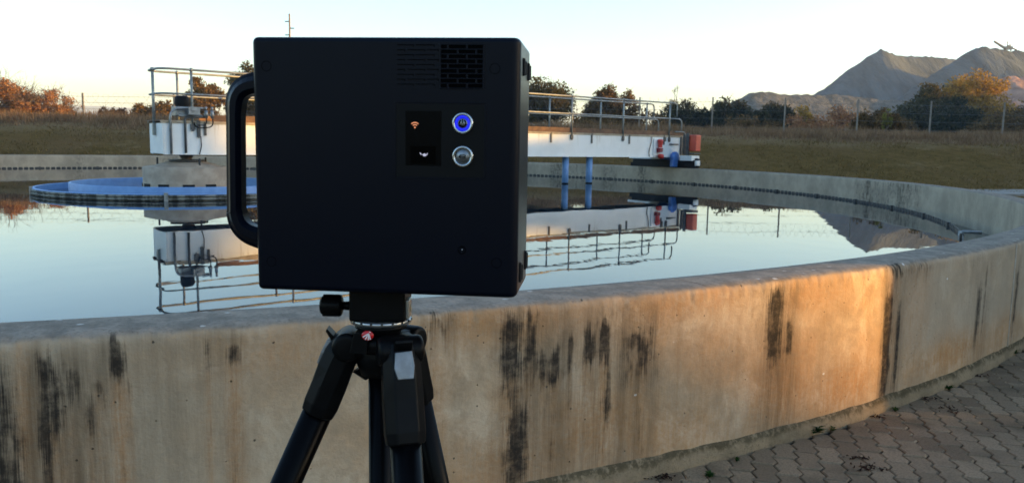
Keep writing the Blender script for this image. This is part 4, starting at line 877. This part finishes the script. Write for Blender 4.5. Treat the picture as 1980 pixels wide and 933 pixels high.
kn = P('lock_knob', MAT_TRI, lambda b: (b.lathe([(0, 0), (.0085, .0004), (.0108, .003), (.0114, .010), (.0104, .018), (.0112, .0215), (.0085, .0228), (0, .023)], (kx0, -.004, zc(590)), 24, Matrix.Rotation(R_(90), 3, 'Y')), [b.box((kx0 + .0115, -.004 + math.cos(a) * .0108, zc(590) + math.sin(a) * .0108), (.017, .002, .002), Matrix.Rotation(a, 3, 'X')) for a in np.arange(0, 6.28, .524)]))
P('knob_shaft', MAT_TRI, lambda b: b.tube([(kx1 - .002, -.004, zc(590)), (hx - .028, -.004, zc(590))], [.0042, .0052], 14), parent=kn)
MAT_MARK = M('scale_mark', (.02, .02, .02))
ring = P('pan_ring', MAT_ALU, lambda b: b.lathe([(.0, zc(612)), (.0315, zc(612) - .0003), (.0325, zc(614)), (.0322, zc(620)), (.030, zc(622)), (.026, zc(622.5))], (hx, 0, 0), 48))
P('ring_marks', MAT_MARK, lambda b: [b.box((hx + math.cos(a) * .0324, math.sin(a) * .0324, zc(614.5)), (.0012, .0022, .002), Matrix.Rotation(a, 3, 'Z')) for a in np.arange(0, 6.28, .35)], parent=ring)
P('pan_base', MAT_TRI, lambda b: b.lathe([(.026, zc(622.5)), (.0285, zc(624)), (.027, zc(631)), (.021, zc(637)), (.021, zc(650)), (.026, zc(655)), (.028, zc(690)), (.022, zc(720)), (.0, zc(722))], (hx, 0, 0), 40))
P('center_column', MAT_TUBE, lambda b: b.tube([(hx - .001, 0, zc(690)), (hx - .001, 0, .62)], .0128, 24))
P('column_hook', MAT_TRI, lambda b: b.lathe([(0, .60), (.012, .602), (.0135, .61), (.0135, .63)], (hx - .001, 0, 0), 20))
bw = P('badge_mount', MAT_TRI, lambda b: b.prism([(q3(697, 628).x, q3(697, 628).z), (q3(724, 628).x, q3(724, 628).z), (q3(722, 668).x, q3(722, 668).z), (q3(689, 666).x, q3(689, 666).z)], -.037, -.015), .001)
bx, bz = q3(711, 648, TD - .037).x, q3(711, 648, TD - .037).z
RX = Matrix.Rotation(R_(90), 3, 'X'); SQ = Matrix.Diagonal((1, 1, .80)).to_3x3()
bd = P('badge', M('badge_red', (.50, .012, .014), rough=.3), lambda b: b.lathe([(0, .0014), (.0056, .0012), (.0062, .0004), (.0063, -.0005)], (bx, -.0372, bz), 28, SQ @ RX))
def logo(b):
    def bar(p0, p1, w0, w1, y=-.0390):
        p0, p1 = Vector((bx + p0[0], 0, bz + p0[1])), Vector((bx + p1[0], 0, bz + p1[1])); d = (p1 - p0).normalized(); s_ = Vector((d.z, 0, -d.x))
        c = [p0 - s_ * w0, p0 + s_ * w0, p1 + s_ * w1, p1 - s_ * w1]; b.add([(v.x, y, v.z) for v in c] + [(v.x, y + .0004, v.z) for v in c], [(0, 1, 2, 3), (7, 6, 5, 4), (0, 4, 5, 1), (1, 5, 6, 2), (2, 6, 7, 3), (3, 7, 4, 0)])
    bar((.0012, .0026), (-.0046, -.0014), .0003, .0006); bar((.0012, .0024), (-.0022, -.0036), .0003, .0006); bar((.0013, .0024), (.0008, -.0042), .0003, .0005); bar((.0014, .0026), (.0030, -.0036), .0003, .0006); bar((.0020, .0044), (.0034, .0037), .0004, .0004)
P('badge_mark', M('badge_white', (.85, .85, .85), rough=.4), logo, parent=bd)

def leg(dx, dy, px, py, sl=.082, catch_on=True):
    hd = Vector((dx, dy, 0)).normalized(); sd = Vector((-hd.y, hd.x, 0)); top = Vector((hx + px, py, zc(662)))
    sp = math.hypot(dx, dy); ax = (hd * sp + Vector((0, 0, -1))).normalized(); nrm = (hd - ax * hd.dot(ax)).normalized()     # outward normal
    P('leg_yoke', MAT_TRI, lambda b: (b.lathe([(0, -.024), (.012, -.024), (.0155, -.021), (.0155, .021), (.012, .024), (0, .024)], top, 24, Matrix((sd, nrm, ax)).transposed() @ Matrix.Rotation(R_(90), 3, 'Y')),
        b.loft([[top - hd * .030 + sd * (s1 * .016) + Vector((0, 0, s2 * .012)) for s1, s2 in ((-1, -1), (1, -1), (1, 1), (-1, 1))], [top + sd * (s1 * .019) + Vector((0, 0, s2 * .013)) for s1, s2 in ((-1, -1), (1, -1), (1, 1), (-1, 1))]])), .003)
    def sec(d, w, o, i, ch=.42):
        c = top + ax * d; pts = [(-w, -i * ch), (-w, o * ch), (-w * .55, o), (w * .55, o), (w, o * ch), (w, -i * ch), (w * .55, -i), (-w * .55, -i)]
        return [c + sd * a + nrm * q for a, q in pts]
    sl_o = P('leg_sleeve', MAT_TRI, lambda b: b.loft([sec(-.012, .010, .008, .008), sec(-.006, .0175, .016, .013), sec(.012, .0195, .020, .016), sec(.03, .0200, .0205, .0165), sec(.05, .0205, .019, .018), sec(sl - .012, .0205, .0185, .0185), sec(sl, .019, .017, .017)]), .0018)
    cp = top + ax * .016 + nrm * .0200
    def catch(b):
        f = lambda a, d, o: cp + sd * a + ax * d + nrm * o
        o1 = [f(-.0085, -.012, .002), f(.0085, -.013, .002), f(.0100, .002, .003), f(.0085, .015, .002), f(-.0075, .015, .002), f(-.0105, .004, .003)]
        o0 = [f(-.0085, -.012, -.004), f(.0085, -.013, -.004), f(.0100, .002, -.004), f(.0085, .015, -.004), f(-.0075, .015, -.004), f(-.0105, .004, -.004)]
        b.loft([o0, o1])
    if catch_on: P('leg_catch', MAT_SILVER, catch, .0008, sl_o)
    if catch_on: P('catch_lip', MAT_TRI, lambda b: b.loft([[cp + sd * (s1 * .009) + ax * (-.016 + s2 * .003) + nrm * (-.003) for s1, s2 in ((-1, -1), (1, -1), (1, 1), (-1, 1))], [cp + sd * (s1 * .009) + ax * (-.022 + s2 * .0015) + nrm * .007 for s1, s2 in ((-1, -1), (1, -1), (1, 1), (-1, 1))]]), .0006, sl_o)
    Lt = (top.z - .02) / -ax.z
    P('upper_tube', MAT_TUBE, lambda b: b.tube([top + ax * (sl - .02), top + ax * .62], .0160, 24))
    P('lever_lock', MAT_TRI, lambda b: (b.tube([top + ax * .60, top + ax * .67], [.0185, .0175], 20), b.box(top + ax * .635 + nrm * .018, (.012, .012, .05), Matrix((sd, nrm, ax)).transposed())), .001)
    P('lower_tube', MAT_TUBE, lambda b: b.tube([top + ax * .65, top + ax * (Lt - .03)], .0120, 20))
    P('foot', MAT_BLACK, lambda b: b.tube([top + ax * (Lt - .05), top + ax * (Lt - .01), top + ax * (Lt + .004)], [.014, .018, .013], 16))
leg(-.44, -.035, -.034, -.004); leg(.115, -.335, .024, -.030, .095); leg(.165, .30, .020, .024, .082, False)
P('collar_clamp', MAT_TRI, lambda b: (b.lathe([(.0, zc(640)), (.030, zc(641)), (.034, zc(648)), (.034, zc(662)), (.030, zc(672)), (.0, zc(674))], (hx, 0, 0), 36), b.tube([q3(700, 706), q3(715, 728)], [.012, .006], 10)))

# ================================================================== haze
HAZE = 0.00025
t = bpy.data.materials.new('haze_air'); t.use_nodes = True; nt = t.node_tree; nt.nodes.remove(nt.nodes['Principled BSDF']); pv = nt.nodes.new('ShaderNodeVolumePrincipled')
pv.inputs['Color'].default_value = (.70, .85, 1.0, 1); pv.inputs['Density'].default_value = HAZE; pv.inputs['Anisotropy'].default_value = 0.0
nt.links.new(pv.outputs[0], nt.nodes['Material Output'].inputs['Volume'])
if HAZE > 0:
    o = MB().box((0, 0, 104), (13600, 13600, 214)).build('haze', t); tag(o, kind='stuff')
    t.cycles.homogeneous_volume = True if hasattr(t.cycles, 'homogeneous_volume') else None
